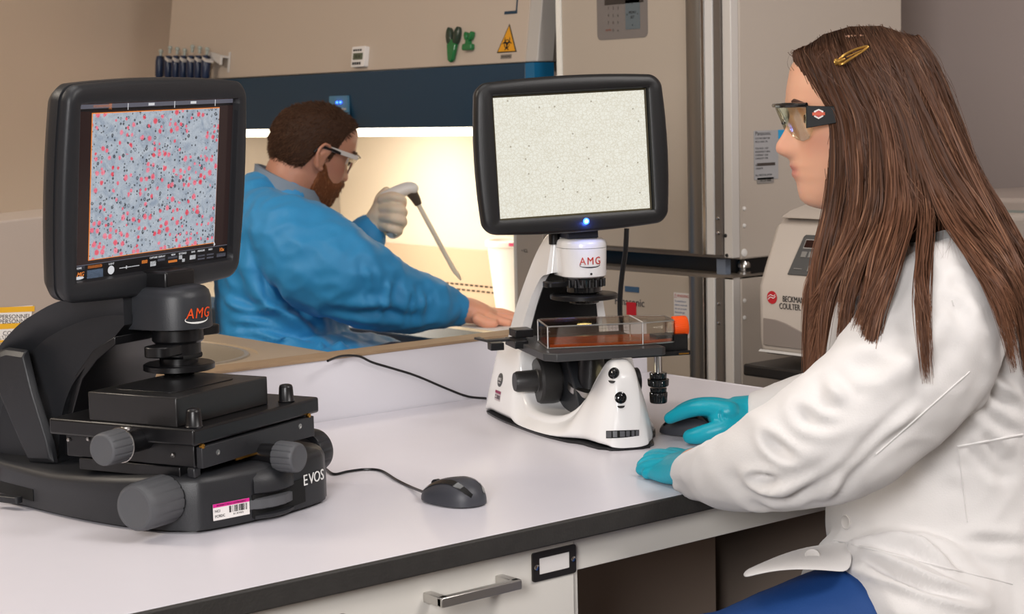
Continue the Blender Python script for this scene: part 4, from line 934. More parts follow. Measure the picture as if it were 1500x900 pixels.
for i in range(7):
    px = 254+i*11.0 if i else 252
    p_ = thing('pipette', f'{where[i]} of the seven navy pipettes on the rack' , 'pipette', lean(px+3, 97, .045), group='navy pipettes hanging on the rack')
    Mp = inv(p_) @ leanM(px+3, 97, .045)
    MB().lathe((0, 0, -.075), (-.06, 0, 1), [(0, .004), (.03, .007), (.04, .0125), (.085, .0135), (.098, .011), (.1, .006)], n=16, sy=1.1).build('grip', NAVY, p_, M=Mp)
    MB().lathe((-.004, 0, .022), (0, 0, 1), [(0, .0045), (.012, .0045), (.013, .007), (.02, .0065), (.022, .004)], n=12).build('plunger', mat('plunger_grey', '#9aa099', .4), p_, M=Mp @ Matrix.Translation((0, 0, .002*((i*5) % 7))))
    MB().tube([(-.022, 0, .012), (-.012, 0, .020), (0, 0, .021), (.008, 0, .018)], .0035, 6).build('finger_hook', BLK2, p_, M=Mp)
    MB().prism([(-.006, .012), (.014, .004), (.016, .010), (-.004, .02)], -.014, .012, 'xz').build('cradle', WP, p_, M=Mp) if i else None
# white waste tub inside the chamber
P = Vector((3.02, 3.66, .661)); 
bk = thing('white_tub', 'tall white plastic tub with a pink label inside the lit cabinet', 'tub', P)
Mb = Matrix.Identity(4)
c0 = on(742, 460, 2, .66); bk.location = (c0.x+.03, c0.y-.02, .6602)
MB().lathe((0, 0, 0), (0, 0, 1), [(0, .060), (.002, .064), (.19, .085), (.192, .091), (.205, .092), (.208, .089), (.208, .08), (.20, .078)], n=40).build('tub', mat('white_polyprop', '#f1eee9', .4, sub=.1), bk)
MB().rings([[(.0925*math.cos(a), .0925*math.sin(a), z) for a in [math.radians(215+i*5) for i in range(12)]] for z in (.196, .205)], cap=False, closed=False).build('pink_label', mat('tub_pink', '#e0557c', .5), bk)
# sheets lying on the arm rest
sh2 = thing('paper_sheet', 'white absorbent sheet under the seated man\'s bare wrist', 'sheet', on(700, 476, 2, .741))
MB().box((0, 0, 0), (.09, .24, .002)).build('sheet', PAPER, sh2, bevel=.0008)
# ================================================================== incubators
IN1 = mat('incubator_enamel', '#b5a99b', .4, bump=.04, bscale=200, var=.02, vscale=2)
INS = mat('incubator_side_enamel', '#bdb2a6', .5, bump=.04, bscale=200)
ALU = mat('aluminium_profile', '#8a8783', .32, metal=.85)
ALW = mat('white_profile', '#d6d3cf', .35)
def incubator(name, label, z0, z1, upper):
    t = thing(name, label, 'incubator', (2.9, 2.76, z0), 0); I = inv(t)
    MB().bb((2.635, 2.492, z0), (3.15, 3.02, z1)).build('cabinet_body', INS, t, bevel=.004, inv=I)
    d_ = MB().bb((2.612, 2.605, z0+.012), (2.634, 3.006, z1-.006)).build('door', IN1, t, bevel=.003, inv=I)
    # grip profile: concave strip, bright rib, white strip, dark hinge rail, white edge
    R = []
    prof = [(2.612, 2.618), (2.606, 2.612), (2.6025, 2.600), (2.602, 2.585), (2.604, 2.572), (2.608, 2.566), (2.634, 2.566), (2.634, 2.618)]
    MB().prism(prof, z0+.010, z1-.006, 'xy').build('door_grip', ALU, d_, inv=I, angle=60)
    MB().prism([(2.600, 2.5655), (2.598, 2.561), (2.600, 2.556), (2.634, 2.556), (2.634, 2.5655)], z0+.010, z1-.006, 'xy').build('grip_rib', CHR, d_, inv=I)
    MB().bb((2.602, 2.535, z0+.010), (2.634, 2.5555, z1-.006)).build('grip_strip', ALW, d_, bevel=.001, inv=I)
    MB().bb((2.606, 2.5165, z0+.010), (2.634, 2.5345, z1-.006)).build('hinge_rail', mat('hinge_taupe', '#6f6862', .35, metal=.3), t, inv=I)
    MB().bb((2.612, 2.492, z0+.004), (2.634, 2.516, z1-.002)).build('frame_edge', mat('frame_pale', '#cfcac4', .4), t, bevel=.002, inv=I)
    if upper:
        MB().bb((2.606, 3.0065, z0+.01), (2.634, 3.018, z1)).build('frame_edge', mat('frame_cream_bright', '#f2efe6', .4), t, inv=I)
        for zz in (.97, 1.0): MB().lathe((2.606, 2.5255, zz), (-1, 0, 0), [(0, .004), (.002, .0035), (.003, .001)], n=12).build('screw', CHR, t, inv=I)
        for zz in (.925, .965): MB().lathe((2.612, 2.511 if zz > .94 else 2.508, zz), (-1, 0, 0), [(0, .004), (.002, .0035), (.003, .001)], n=12).build('screw', INK, t, inv=I)
        plugs = ((1087, 306, .0045), (1087, 331, .0045), (1087, 371, .0085))
    else:
        for zz in (.785, .825): MB().lathe((2.606, 2.5255, zz), (-1, 0, 0), [(0, .004), (.002, .0035), (.003, .001)], n=12).build('screw', CHR, t, inv=I)
        plugs = ((1087.5, 441, .0045), (1087.5, 466, .0045))
    for px, py, r in plugs:
        P = on(px, py, 1, 2.492)
        MB().lathe((P.x+.006, 2.492, P.z), (0, -1, 0), [(0, r), (.002, r*.9), (.003, r*.4)], n=20).build('plug', mat('white_plug', '#e8e5e0', .4), t, inv=I)
    return t, I
up, IU = incubator('upper_incubator', 'upper of the two stacked beige incubators, keypad on its door', .915, 1.80, True)
lo2, IL = incubator('lower_incubator', 'lower of the two stacked beige incubators, warning label on its door', .04, .883, False)
MB().bb((2.66, 2.50, .8835), (3.14, 3.01, .9145)).build('stacking_plate', BLK2, lo2, inv=IL)
MB().bb((2.612, 2.492, .876), (3.15, 3.02, .8835)).build('top_rim', mat('taupe_rim', '#6e655c', .35), lo2, inv=IL)
for yy, xx in ((2.53, 2.64), (2.505, 2.665)): pass
MB().bb((2.625, 2.525, .8836), (2.64, 2.55, .9148)).build('spacer_block', mat('spacer_blue_grey', '#7c8798', .4, metal=.3), lo2, inv=IL)
MB().lathe((2.665, 2.51, .8836), (0, 0, 1), [(0, .014), (.004, .014), (.006, .010), (.012, .010), (.013, .013), (.02, .013), (.0305, .007)], n=20).build('levelling_foot', STEEL, lo2, inv=IL)
MB().bb((2.612, 2.62, .9), (2.634, 3.006, .9145)).build('door_foot', BLK2, lo2, inv=IL) if False else None
# keypad
F = lambda px, py, x=2.6115: on(px, py, 0, x)
def fr(px, py, x=2.6115): return frame(F(px, py, x), (0, -1, 0), (0, 0, 1))
kp = flat(.158, .24, .012, .006).build('keypad_panel', mat('keypad_grey', '#78726f', .4), up, M=IU @ fr(912.5, 57) @ Matrix.Translation((-.002, .0058, .12)))
KT = mat('keypad_print', '#55504c', .5)
for r_, row in enumerate(('123', '456', '789', 'C0↵')):
    for c_, ch in enumerate(row):
        pc_ = fr(891.5+c_*7, 12+r_*10.8)
        if ch == 'C': text('key_legend', 'ENTER', .006, mat('keypad_red', '#8e4a38', .5), kp, IU @ pc_ @ Matrix.Translation((0, -.0008, 0)), ext=.0001)
        else: text('key_legend', ch if ch != '↵' else 'o', .009, KT, kp, IU @ pc_ @ Matrix.Translation((0, -.0008, 0)), ext=.0001)
bp_ = MB().bb((-.022, -.0012, -.031), (.022, -.0002, .031)).build('arrow_pad', mat('keypad_blue_grey', '#5f6a70', .4), kp, M=IU @ fr(927, 21))
for dx, dz, ch in ((0, .022, '^'), (0, -.022, 'v'), (-.016, 0, '<'), (.016, 0, '>'), (0, .004, 'MENU'), (0, -.006, 'SET')):
    text('key_legend', ch, .008, INK, bp_, IU @ fr(927, 21) @ Matrix.Translation((dx, -.0015, dz)), ext=.0001)
MB().bb((-.06, -.0012, -.012), (.06, -.0002, .06)).build('display_window', mat('display_brown', '#33302f', .2), kp, M=IU @ fr(914, -3))
# nameplate on the side face
def frs(px, py, y=2.4915): return frame(on(px, py, 1, y), (1, 0, 0), (0, 0, 1))
npl = flat(.072, .100, .002, .001).build('rating_plate', mat('plate_silver', '#a9a9ab', .4), up, M=IU @ frs(1122, 227))
text('plate_text', 'Panasonic', .012, INK, npl, IU @ frs(1122, 227) @ Matrix.Translation((-.033, -.0012, .044)), 'LEFT', ext=.0001)
for i, s_ in enumerate(('CO2 INCUBATOR', 'MCO-19AIC-PA', '', 'VOLTAGE  115V', 'FREQUENCY 60Hz', 'CURRENT  4.5A', 'CAPACITY 170L', '', 'SERIAL', '13060478', '', 'No. MADE IN JAPAN')):
    if s_: text('plate_text', s_, .0055, INK, npl, IU @ frs(1122, 227) @ Matrix.Translation((-.033, -.0012, .034-i*.0068)), 'LEFT', ext=.0001)
MB().bb((-.028, -.0016, -.022), (.026, -.0008, -.016)).build('plate_bar', mat('plate_bar_brown', '#453e3a', .5), npl, M=IU @ frs(1122, 227))
MB().bb((.0365, -.001, .032), (.062, 0, .050)).build('cyan_sticker', mat('sticker_cyan', '#2aa0d8', .4), up, M=IU @ frs(1122, 227))
s2l = flat(.050, .012, .001, .001).build('serial_plate', mat('plate_taupe', '#8f8b87', .4), up, M=IU @ frs(1121, 264.5))
text('plate_text', 'HCCR 4008', .0065, INK, s2l, IU @ frs(1121, 264.5) @ Matrix.Translation((0, -.0012, 0)), ext=.0001)
# labels on the lower door
IF = lambda px, py: IL @ fr(px, py)
lg = text('logo_text', 'Panasonic', .024, mat('logo_dark_navy', '#2a2c3a', .5), lo2, IF(922, 443), 'CENTER')
MB().bb((-.022, -.001, -.006), (.022, 0, .006)).build('blue_badge', mat('badge_blue', '#3d5a78', .4), lo2, M=IF(926, 424))
rs = flat(.030, .028, .001, .001).build('red_sticker', mat('sticker_red', '#c41f2c', .5), lo2, M=IF(925, 452.5))
wl = flat(.046, .094, .001, .001).build('warning_label', mat('warning_white', '#d8d4d2', .5), lo2, M=IF(999, 462))
text('label_text', '⚠WARNING', .009, mat('warning_red_ink', '#b04038', .5), wl, IF(999, 462) @ Matrix.Translation((0, -.0012, .040)), ext=.0001, sx=.8)
for i, s_ in enumerate(('To avoid fire or', 'electric shock do', 'not use or store', 'flammable gas', 'or explosive in', 'the chamber or', 'near this unit.', 'Keep door shut', 'and do not open', 'the rear cover.')):
    text('label_text', s_, .0062, mat('label_blue_ink', '#5f6f96', .5), wl, IF(999, 462) @ Matrix.Translation((-.020, -.0012, .029-i*.0078)), 'LEFT', ext=.0001, sx=.85)
# ================================================================== centrifuge on its own bench
bn = thing('side_bench', 'small bench with a black top carrying the centrifuge', 'bench', (2.65, 2.0, 0)); I = inv(bn)
bx = 2.36
yb0 = on(1088, 530, 0, bx).y
MB().bb((bx, 1.45, .735), (2.97, yb0, .757)).build('bench_top', mat('black_bench_top', '#1f1e1e', .3), bn, bevel=.004, inv=I)
for xx in (2.42, 2.93):
    for yy in (1.5, yb0-.09): MB().bb((xx-.025, yy-.025, 0), (xx+.025, yy+.025, .735)).build('leg', mat('bench_leg_pale', '#c9c5c0', .4), bn, inv=I)
cf = thing('benchtop_centrifuge', 'pale benchtop centrifuge with a dark key panel and red round logo', 'centrifuge', (2.66, 2.05, .757)); I = inv(cf)
yl = on(1113, 430, 0, 2.40).y; yr_ = yl-.30
CFM = mat('centrifuge_cream', '#b8aea4', .4, bump=.04, bscale=300); CFD = mat('centrifuge_taupe', '#857b74', .45)
zb = .772
# front outline in y/z (seen from -x): shoulders taper inward above the belly
yt = on(1143, 326, 0, 2.47).y
prof = [(2.400, zb), (2.395, .80), (2.395, .900), (2.452, 1.004), (2.475, 1.019), (2.80, 1.019), (2.80, zb)]
R = []
def ysl(z): 
    return (0 if z < .89 else (z-.89)/.129)*(yl-yt)
rr = []
for k, (xx, zz) in enumerate(prof): rr.append((xx, zz))
mb = MB(); mb.rings([[(x, yl-ysl(z)+o_, z) for x, z in rr] for o_ in (0,)] + [[(x, yr_+ysl(z), z) for x, z in rr]]); mb.build('housing', CFM, cf, bevel=.012, seg=4, inv=I)
MB().rings([[(x, y_, z) for x, z in ((2.45, 1.0195), (2.48, 1.032), (2.53, 1.043), (2.78, 1.043), (2.80, 1.0195))] for y_ in (yt-.012, yr_+.05)]).build('lid', CFM, cf, bevel=.006, seg=3, inv=I)
MB().bb((2.4405, yt-.03, 1.036), (2.46, yr_+.06, 1.0405)).build('lid_seam', INK, cf, inv=I) if False else None
# taupe lower front with an S-shaped top edge
tp = [(0, .0), (-.27, .0), (-.27, .012), (-.20, .012), (-.16, .015), (-.12, .023), (-.085, .034), (-.055, .044), (-.03, .049), (0, .050)]
tp = [(yl-.014+a, zb+.018+b) for a, b in tp]
MB().prism([(a, b) for a, b in tp], 2.3925, 2.3965, 'yz').build('lower_front', CFD, cf, inv=I, bevel=.001)
MB().rings([[(2.3905, yl-.004, zb+.006), (2.3905, yr_+.004, zb+.006), (2.3905, yr_+.004, zb+.010), (2.3905, yl-.008, zb+.010)], [(2.394, yl-.004, zb+.006), (2.394, yr_+.004, zb+.006), (2.394, yr_+.004, zb+.010), (2.394, yl-.008, zb+.010)]]).build('front_lip', ALW, cf, inv=I)
# panel on the sloping part
sn = Vector((-.11, 0, .06)).normalized()      # outward normal of the slope (from (2.395,.925) to (2.455,1.035))
def slope_M(px, py, off=0):
    P0 = Vector((2.395, 2, .900)); r = CW + CR*((px-750)/FPX) - CU*((py-450)/FPX); P = CAM + r*((P0-CAM).dot(sn)/r.dot(sn)) + sn*off
    return frame(P, (0, -1, 0), (.06, 0, .11))
Mc = I @ slope_M(1164, 375, .0008)
MB().prism([(0, -.038), (.16, -.038), (.16, .042), (.012, .042), (.008, .038)], -.002, .001, 'xz').build('key_panel', mat('key_panel_grey', '#4a4a4a', .4), cf, bevel=.001, M=Mc)
MB().bb((.018, -.003, .016), (.15, -.0015, .031)).build('display', mat('display_maroon', '#2a1512', .15), cf, M=Mc)
MB().bb((.0165, -.0025, .0145), (.1515, -.0018, .0325)).build('display_frame', mat('display_frame_grey', '#a8a4a0', .4), cf, M=Mc)
for i in range(4): MB().bb((.018+i*.017, -.0035, -.003), (.030+i*.017, -.0015, .008)).build('key', mat('key_grey', '#7c7a76', .4), cf, M=Mc)
MB().bb((.044, -.0035, -.030), (.060, -.0015, -.019)).build('key', mat('key_grey'), cf, M=Mc)
MB().bb((.012, -.0035, -.027), (.030, -.0015, -.0255)).build('key_line', mat('key_grey'), cf, M=Mc)
Mg = I @ frame(on(1131, 436, 0, 2.3945), (0, -1, 0), (0, 0, 1))
lgd = MB().lathe((0, 0, 0), (0, -1, 0), [(0, .0120), (.0008, .0118)], n=32).build('round_logo', mat('logo_crimson', '#b5242e', .4), cf, M=Mg)
sw = MB(); sw.tube([(-.009, -.001, -.004), (-.003, -.001, .0005), (.004, -.001, -.001), (.009, -.001, .003)], .0008, 5); sw.tube([(-.009, -.001, .001), (-.003, -.001, .005), (.004, -.001, .003), (.008, -.001, .006)], .0006, 5); sw.build('logo_wave', PAPER, lgd, M=Mg)
text('logo_text', 'BECKMAN', .0155, INK, cf, Mg @ Matrix.Translation((.0255, -.0005, -.001)), 'LEFT', sx=.72)
text('logo_text', 'COULTER.', .0155, INK, cf, Mg @ Matrix.Translation((.0175, -.0005, -.0145)), 'LEFT', sx=.72)
ms = MB().bb((0, -.001, -.007), (.045, 0, .009)).build('model_sticker', mat('sticker_taupe', '#8b7d76', .5), cf, M=Mg @ Matrix.Translation((.080, 0, .001)))
MB().bb((0, -.0015, .006), (.045, 0, .009)).build('sticker_band', mat('dark_red', '#6e2a24', .5), ms, M=Mg @ Matrix.Translation((.080, 0, .001)))
MB().bb((.100, -.0015, -.026), (.125, 0, -.023)).build('red_dash', mat('dash_red', '#9c4034', .5), cf, M=Mg)
# ================================================================== pale freezer at the right with two labels
PX = on(1485, 345, 0, 3.2)
fz = thing('beige_freezer', 'tall beige freezer box behind the woman, two paper labels', 'freezer', (3.4, PX.y, 0)); I = inv(fz)
ztop = on(1470, 290, 0, 3.0).z
yl2 = on(1330, 400, 0, 3.0).y
MB().bb((3.0, PX.y-.7, .03), (3.6, yl2, ztop)).build('cabinet_body', mat('freezer_beige', '#ab9f98', .45, bump=.04, bscale=200), fz, bevel=.01, seg=3, inv=I)
for yy in (PX.y-.6, yl2-.1): MB().bb((3.1, yy-.03, 0), (3.5, yy+.03, .03)).build('foot', BLK2, fz, inv=I)
def ff(px, py): return I @ frame(on(px, py, 0, 2.9995), (0, -1, 0), (0, 0, 1))
l1 = flat(.055, .035, .001, .001).build('grey_label', mat('label_grey_green', '#8d938f', .4), fz, M=ff(1488, 321))
text('label_text', '285407', .013, INK, l1, ff(1488, 321) @ Matrix.Translation((.003, -.0012, -.007)), ext=.0001)
text('label_text', 'NCI-F', .007, INK, l1, ff(1488, 321) @ Matrix.Translation((-.012, -.0012, .008)), ext=.0001)
l2 = flat(.062, .060, .001, .001).build('white_label', mat('label_offwhite', '#c6c1ba', .5), fz, M=ff(1492, 353))
for i, s_ in enumerate(('CALIBRATION', 'SERVICE DUE', '', 'DATE 11/20')): text('label_text', s_, .0062, INK, l2, ff(1492, 353) @ Matrix.Translation((-.027, -.0012, .012-i*.012)), 'LEFT', ext=.0001) if s_ else None
# ================================================================== people
def stube(mb, st, n=28, dvec=None, ck=1.0):
    """closed tube through stations (point, radius in the picture plane, radius in depth)"""
    P = [Vector(s[0]) for s in st]; D0 = Vector(dvec) if dvec else CY
    PP = catmull([tuple(p) for p in P], 5); rr = catmull([(s[1], s[2] if len(s) > 2 else s[1], 0) for s in st], 5); R = []
    for i, p in enumerate(PP):
        t = (PP[min(i+1, len(PP)-1)]-PP[max(i-1, 0)]).normalized(); D = (D0-t*D0.dot(t)).normalized(); B = t.cross(D)
        R.append([p+B*rr[i].x*math.cos(2*math.pi*j/n)+D*rr[i].y*math.sin(2*math.pi*j/n) for j in range(n)])
    # rounded ends
    def cap(R0, p, t, q): return [[p+t*q*h+(v-p)*k for v in R0] for h, k in ((.35*ck, .93), (.7*ck, .7), (.92*ck, .38), (ck, .02))]
    q0 = min(rr[0].x, rr[0].y); q1 = min(rr[-1].x, rr[-1].y); t0 = (PP[0]-PP[1]).normalized(); t1 = (PP[-1]-PP[-2]).normalized()
    R = cap(R[0], PP[0], t0, q0)[::-1] + R + cap(R[-1], PP[-1], t1, q1)
    mb.rings(R); return mb
def pst(L): return [(A(px, py, d), *r) for px, py, d, *r in L]
def interp(x, T): return np.interp(x, [a for a, b in T], [b for a, b in T])
XF = [(-.118, .02), (-.115, .035), (-.112, .055), (-.107, .069), (-.100, .0765), (-.087, .0795), (-.079, .0805), (-.069, .0835), (-.0635, .084), (-.0575, .0855), (-.045, .084), (-.035, .083), (-.024, .0825), (-.011, .083), (.003, .086), (.019, .0925), (.036, .0925), (.065, .087), (.078, .077), (.09, .060), (.1, .035), (.105, .005)]
XB = [(-.118, .01), (-.112, .0), (-.1, -.02), (-.08, -.045), (-.06, -.068), (-.03, -.090), (0, -.098), (.03, -.098), (.06, -.086), (.08, -.062), (.095, -.032), (.1, -.018), (.105, -.005)]
WW = [(-.118, .006), (-.115, .016), (-.112, .024), (-.105, .034), (-.09, .045), (-.07, .055), (-.05, .062), (-.02, .070), (.01, .0745), (.04, .0745), (.07, .066), (.09, .050), (.1, .032), (.105, .006)]
NS = [(-.053, 0), (-.049, .006), (-.044, .0185), (-.039, .0240), (-.034, .0250), (-.028, .0228), (-.018, .0165), (-.006, .009), (.004, .003), (.012, 0)]
def head_pts(z, ph, o=None):
    o = o or {}
    xf, xb, w = interp(z, XF), interp(z, XB), interp(z, WW); xc = xb+(xf-xb)*.46
    c, s = math.cos(ph), math.sin(ph); e = 2.25; q = (abs(c)**e+abs(s)**e)**(-1/e)
    x = xc + (xf-xc if c > 0 else xc-xb)*c*q; y = w*s*q
    if c > 0:
        x += interp(z, NS)*o.get('nose', 1)*math.exp(-(y/(.0088+.004*max(0, min(1, (-.018-z)/.015))))**2)*1.0
        x += .007*math.exp(-((abs(y)-.013)/.006)**2-((z+.039)/.007)**2)
        lip = math.exp(-(y/.021)**4); x += lip*(.0042*math.exp(-((z+.0575)/.004)**2) + .0038*math.exp(-((z+.069)/.0045)**2) - .003*math.exp(-((z+.0633)/.0018)**2))
        x -= .011*math.exp(-((abs(y)-.031)/.013)**2-((z-.001)/.012)**2)
        x += .003*math.exp(-((z-.019)/.007)**2)*math.exp(-((abs(y)-.03)/.022)**2)
        x += .004*math.exp(-((abs(y)-.042)/.016)**2-((z+.030)/.017)**2)
    return x, y, z
def head(mb, M, o=None, sc=1.0):
    R = []
    zs = list(np.linspace(-.118, -.02, 56)) + list(np.linspace(-.018, .105, 50))
    for z in zs: R.append([M @ (Vector(head_pts(z, 2*math.pi*j/112, o))*sc) for j in range(112)])
    mb.rings(R); return mb
def ear(mb, M, side, sc=1.0):
    def p(x, y, z): return M @ (Vector((x, side*y, z))*sc)
    mb.rings([[p(-.008+ax*math.cos(a)-.008*(yy-.072)*10, yy, -.018+az*math.sin(a)) for a in [2*math.pi*j/20 for j in range(20)]] for yy, ax, az in ((.060, .010, .018), (.074, .013, .025), (.080, .013, .026), (.081, .006, .012))])
    C_ = [(.006, .077, -.006), (.006, .081, .006), (-.002, .085, .013), (-.014, .088, .012), (-.023, .090, .0), (-.024, .089, -.014), (-.017, .086, -.030), (-.008, .082, -.042), (.0, .078, -.044), (.003, .076, -.036)]
    mb.tube([p(*c) for c in C_], lambda t: .0042*sc, 8, 4)
    mb.tube([p(.004, .080, -.014), p(-.006, .083, -.004), p(-.013, .084, -.016), p(-.006, .082, -.028)], .003*sc, 6, 3)
    return mb
def hmat(org, fwd, pitch=0, rollv=0):
    f = Vector(fwd).normalized(); l = Vector((0, 0, 1)).cross(f).normalized(); u = Vector((0, 0, 1))
    f2 = f*math.cos(pitch) - u*math.sin(pitch); u2 = u*math.cos(pitch) + f*math.sin(pitch)
    l2 = l*math.cos(rollv)+u2*math.sin(rollv); u3 = f2.cross(l2)
    return Matrix(((f2.x, l2.x, u3.x, org[0]), (f2.y, l2.y, u3.y, org[1]), (f2.z, l2.z, u3.z, org[2]), (0, 0, 0, 1)))
def skin_color(me, M, base, sc, lips, beard=False, flush=.0):
    Mi = M.inverted(); c = co(me); h = np.c_[c, np.ones(len(c))] @ np.array(Mi).T; h = h[:, :3]/sc
    col = np.tile(np.array(base), (len(c), 1)); x, y, z = h.T
    k = np.exp(-(y/.019)**4)*np.exp(-((z+.0635)/.0088)**4)*(x > .076)
    col = col*(1-k[:, None])+np.array(lips)*k[:, None]
    k = flush*(np.exp(-((np.abs(y)-.045)/.02)**2-((z+.028)/.018)**2)*(x > .02) + .8*np.exp(-(y/.016)**2-((z+.036)/.012)**2)*(x > .08))
    col = col*(1-k[:, None])+np.array(lips)*k[:, None]
    colattr(me, 'tint', col)
def creases(me, L, noisep=None):
    """push fold lines into cloth: (points, width, height) ridge (+) or valley (-)"""
    c = co(me); n = nor(me); d = np.zeros(len(c))
    for pts, wd, amp in L:
        P = np.array([tuple(p) for p in catmull(pts, 5)]); best = np.full(len(c), 1e9); tt = np.zeros(len(c)); side = np.zeros(len(c))
        lo, hi = P.min(0)-wd*4, P.max(0)+wd*4; m = np.all((c > lo) & (c < hi), 1); cm = c[m]
        if not len(cm): continue
        b = best[m]; tv = tt[m]
        for i in range(len(P)-1):
            a, e = P[i], P[i+1]; ab = e-a; t = np.clip(((cm-a)@ab)/(ab@ab+1e-12), 0, 1); q = np.linalg.norm(cm-(a+t[:, None]*ab), axis=1)
            u = q < b; b[u] = q[u]; tv[u] = (i+t[u])/(len(P)-1)
        f = np.exp(-(b/wd)**2) - .55*np.exp(-((b-wd*1.7)/(wd*.9))**2)
        d[m] += amp*f*np.sin(np.pi*np.clip(tv*.94+.03, 0, 1))**.6
    if noisep:
        for sc, am, st_ in noisep:
            vals = np.array([noise.noise(Vector((p[0]*sc*st_[0], p[1]*sc*st_[1], p[2]*sc*st_[2]))) for p in c]); d += am*(1-np.abs(vals)*2.2)
    setco(me, c+n*d[:, None])
def strands(P, r, n=3, taper=True, ribbon=None):
    """P: (N,K,3) control polylines -> tubes"""
    N, K, _ = P.shape; T = np.gradient(P, axis=1); T /= np.linalg.norm(T, axis=2, keepdims=True)+1e-9
    ref = np.array([.3, .5, .81]); U = np.cross(T, ref); U /= np.linalg.norm(U, axis=2, keepdims=True)+1e-9; W_ = np.cross(T, U)
    if ribbon is not None: U = np.cross(T, ribbon); U /= np.linalg.norm(U, axis=2, keepdims=True)+1e-9
    rr = np.ones(K); 
    if taper: rr = np.clip(np.minimum(1, (1-np.linspace(0, 1, K))*4+.15), 0, 1)
    rad = (r if np.ndim(r) else np.full(N, r))[:, None]*rr[None]
    V_ = np.stack([P+rad[..., None]*(U*math.cos(2*math.pi*j/n)+W_*math.sin(2*math.pi*j/n)) for j in range(n)], 2)
    v = V_.reshape(-1, 3); idx = np.arange(N*K*n).reshape(N, K, n); a = idx[:, :-1]; b = idx[:, 1:]; F = []
    for j in range(n if n > 2 else 1):
        k = (j+1) % n; F.append(np.stack([a[..., j], a[..., k], b[..., k], b[..., j]], -1).reshape(-1, 4))
    F = np.concatenate(F); me = bpy.data.meshes.new('strands'); me.vertices.add(len(v)); me.vertices.foreach_set('co', v.ravel())
    me.loops.add(F.size); me.loops.foreach_set('vertex_index', F.ravel().astype(np.int32)); me.polygons.add(len(F)); me.polygons.foreach_set('loop_start', np.arange(0, F.size, 4, dtype=np.int32))
    me.update(calc_edges=True); return me
def cr_np(C, m):      # catmull for (N,K,3) -> (N,(K-1)*m+1,3)
    N, K, _ = C.shape; E_ = np.concatenate([C[:, :1], C, C[:, -1:]], 1); out = []
    for i in range(K-1):
        a, b, c, d = E_[:, i], E_[:, i+1], E_[:, i+2], E_[:, i+3]
        for k in range(m):
            t = k/m; out.append(.5*(2*b+(c-a)*t+(2*a-5*b+4*c-d)*t*t+(3*b-a-3*c+d)*t**3))
    out.append(C[:, -1]); return np.stack(out, 1)
SKIN = mat('skin', '#c98f74', .45, sub=.25, bump=.05, bscale=900, attr='tint')
SKINM = mat('skin_m', '#b87055', .45, sub=.25, bump=.05, bscale=900, attr='tint')
TEAL = mat('turquoise_nitrile', '#0aa3b8', .38, bump=.15, bscale=160, sub=.05)
EYEW = mat('eye_white', '#e9e2dc', .15)
def hairmat(name, stops, rough=.48):
    m = bpy.data.materials.new(name); m.use_nodes = True; nt = m.node_tree; b = nt.nodes['Principled BSDF']
    a = nt.nodes.new('ShaderNodeAttribute'); a.attribute_name = 'tint'; nt.links.new(a.outputs['Color'], b.inputs['Base Color'])
    b.inputs['Roughness'].default_value = rough; b.inputs['Specular IOR Level'].default_value = .16; return m
# ------------------------------------------------------------------ woman
wo = thing('person', 'seated woman with long brown hair, white lab coat and turquoise gloves', 'person', (A(1390, 700, 2.2).x, A(1390, 700, 2.2).y, 0), -TH)
HO = A(1262, 172, 2.2); HM = hmat(HO, -CX, 0.0)
mb = MB(); head(mb, HM)
stube(mb, pst([(1275, 235, 2.2, .052, .055), (1282, 290, 2.2, .052, .055), (1292, 335, 2.2, .055, .06), (1318, 375, 2.2, .07, .10), (1345, 410, 2.2, .085, .15), (1370, 480, 2.2, .095, .15), (1375, 600, 2.2, .095, .13), (1378, 720, 2.2, .10, .125), (1385, 860, 2.2, .11, .15)]))
legs = []
for dd, kk in ((2.06, 0), (2.30, 1)):
    hip = A(1370, 908, dd+.02); kn = A(985-10*kk, 1030-10*kk, dd-.02); an = Vector((kn.x, kn.y, .10)) + CX*.05
    legs.append((hip, kn, an))
    stube(mb, [(hip, .075), ((hip+kn)/2, .065), (kn, .055), ((kn+an)/2, .045), (an, .035)], dvec=CY)
for L_ in ([(1385, 430, 2.06, .055), (1330, 530, 2.03, .045), (1205, 652, 2.0, .04), (1080, 683, 2.06, .032), (1020, 687, 2.14, .026)], [(1320, 420, 2.34, .055), (1265, 520, 2.40, .045), (1215, 600, 2.44, .038), (1150, 604, 2.47, .03), (1092, 609, 2.485, .024)]):
    stube(mb, pst(L_))
me = remesh(mb, .0034, 2); skin_color(me, HM, (.74, .40, .26), 1, (.55, .19, .14), flush=.38)
meobj('body', me, SKIN, wo)
for s_ in (-1, 1):
    MB().sph(HM @ Vector((.0645, s_*.031, 0)), .0122, 20).build('eye', EYEW, wo, inv=inv(wo))
    MB().lathe(HM @ Vector((.0762, s_*.031, 0)), HM.to_3x3() @ Vector((1, 0, 0)), [(-.001, .0055), (.0006, .0045), (.0008, .001)], n=20).build('iris', mat('iris_brown', '#4a3020', .15), wo, inv=inv(wo))
    MB().tube([HM @ Vector((.0885, s_*.014, .018)), HM @ Vector((.088, s_*.03, .0225)), HM @ Vector((.079, s_*.047, .018))], .0022, 6).build('eyebrow', mat('brow_brown', '#4d3023', .7), wo, inv=inv(wo))
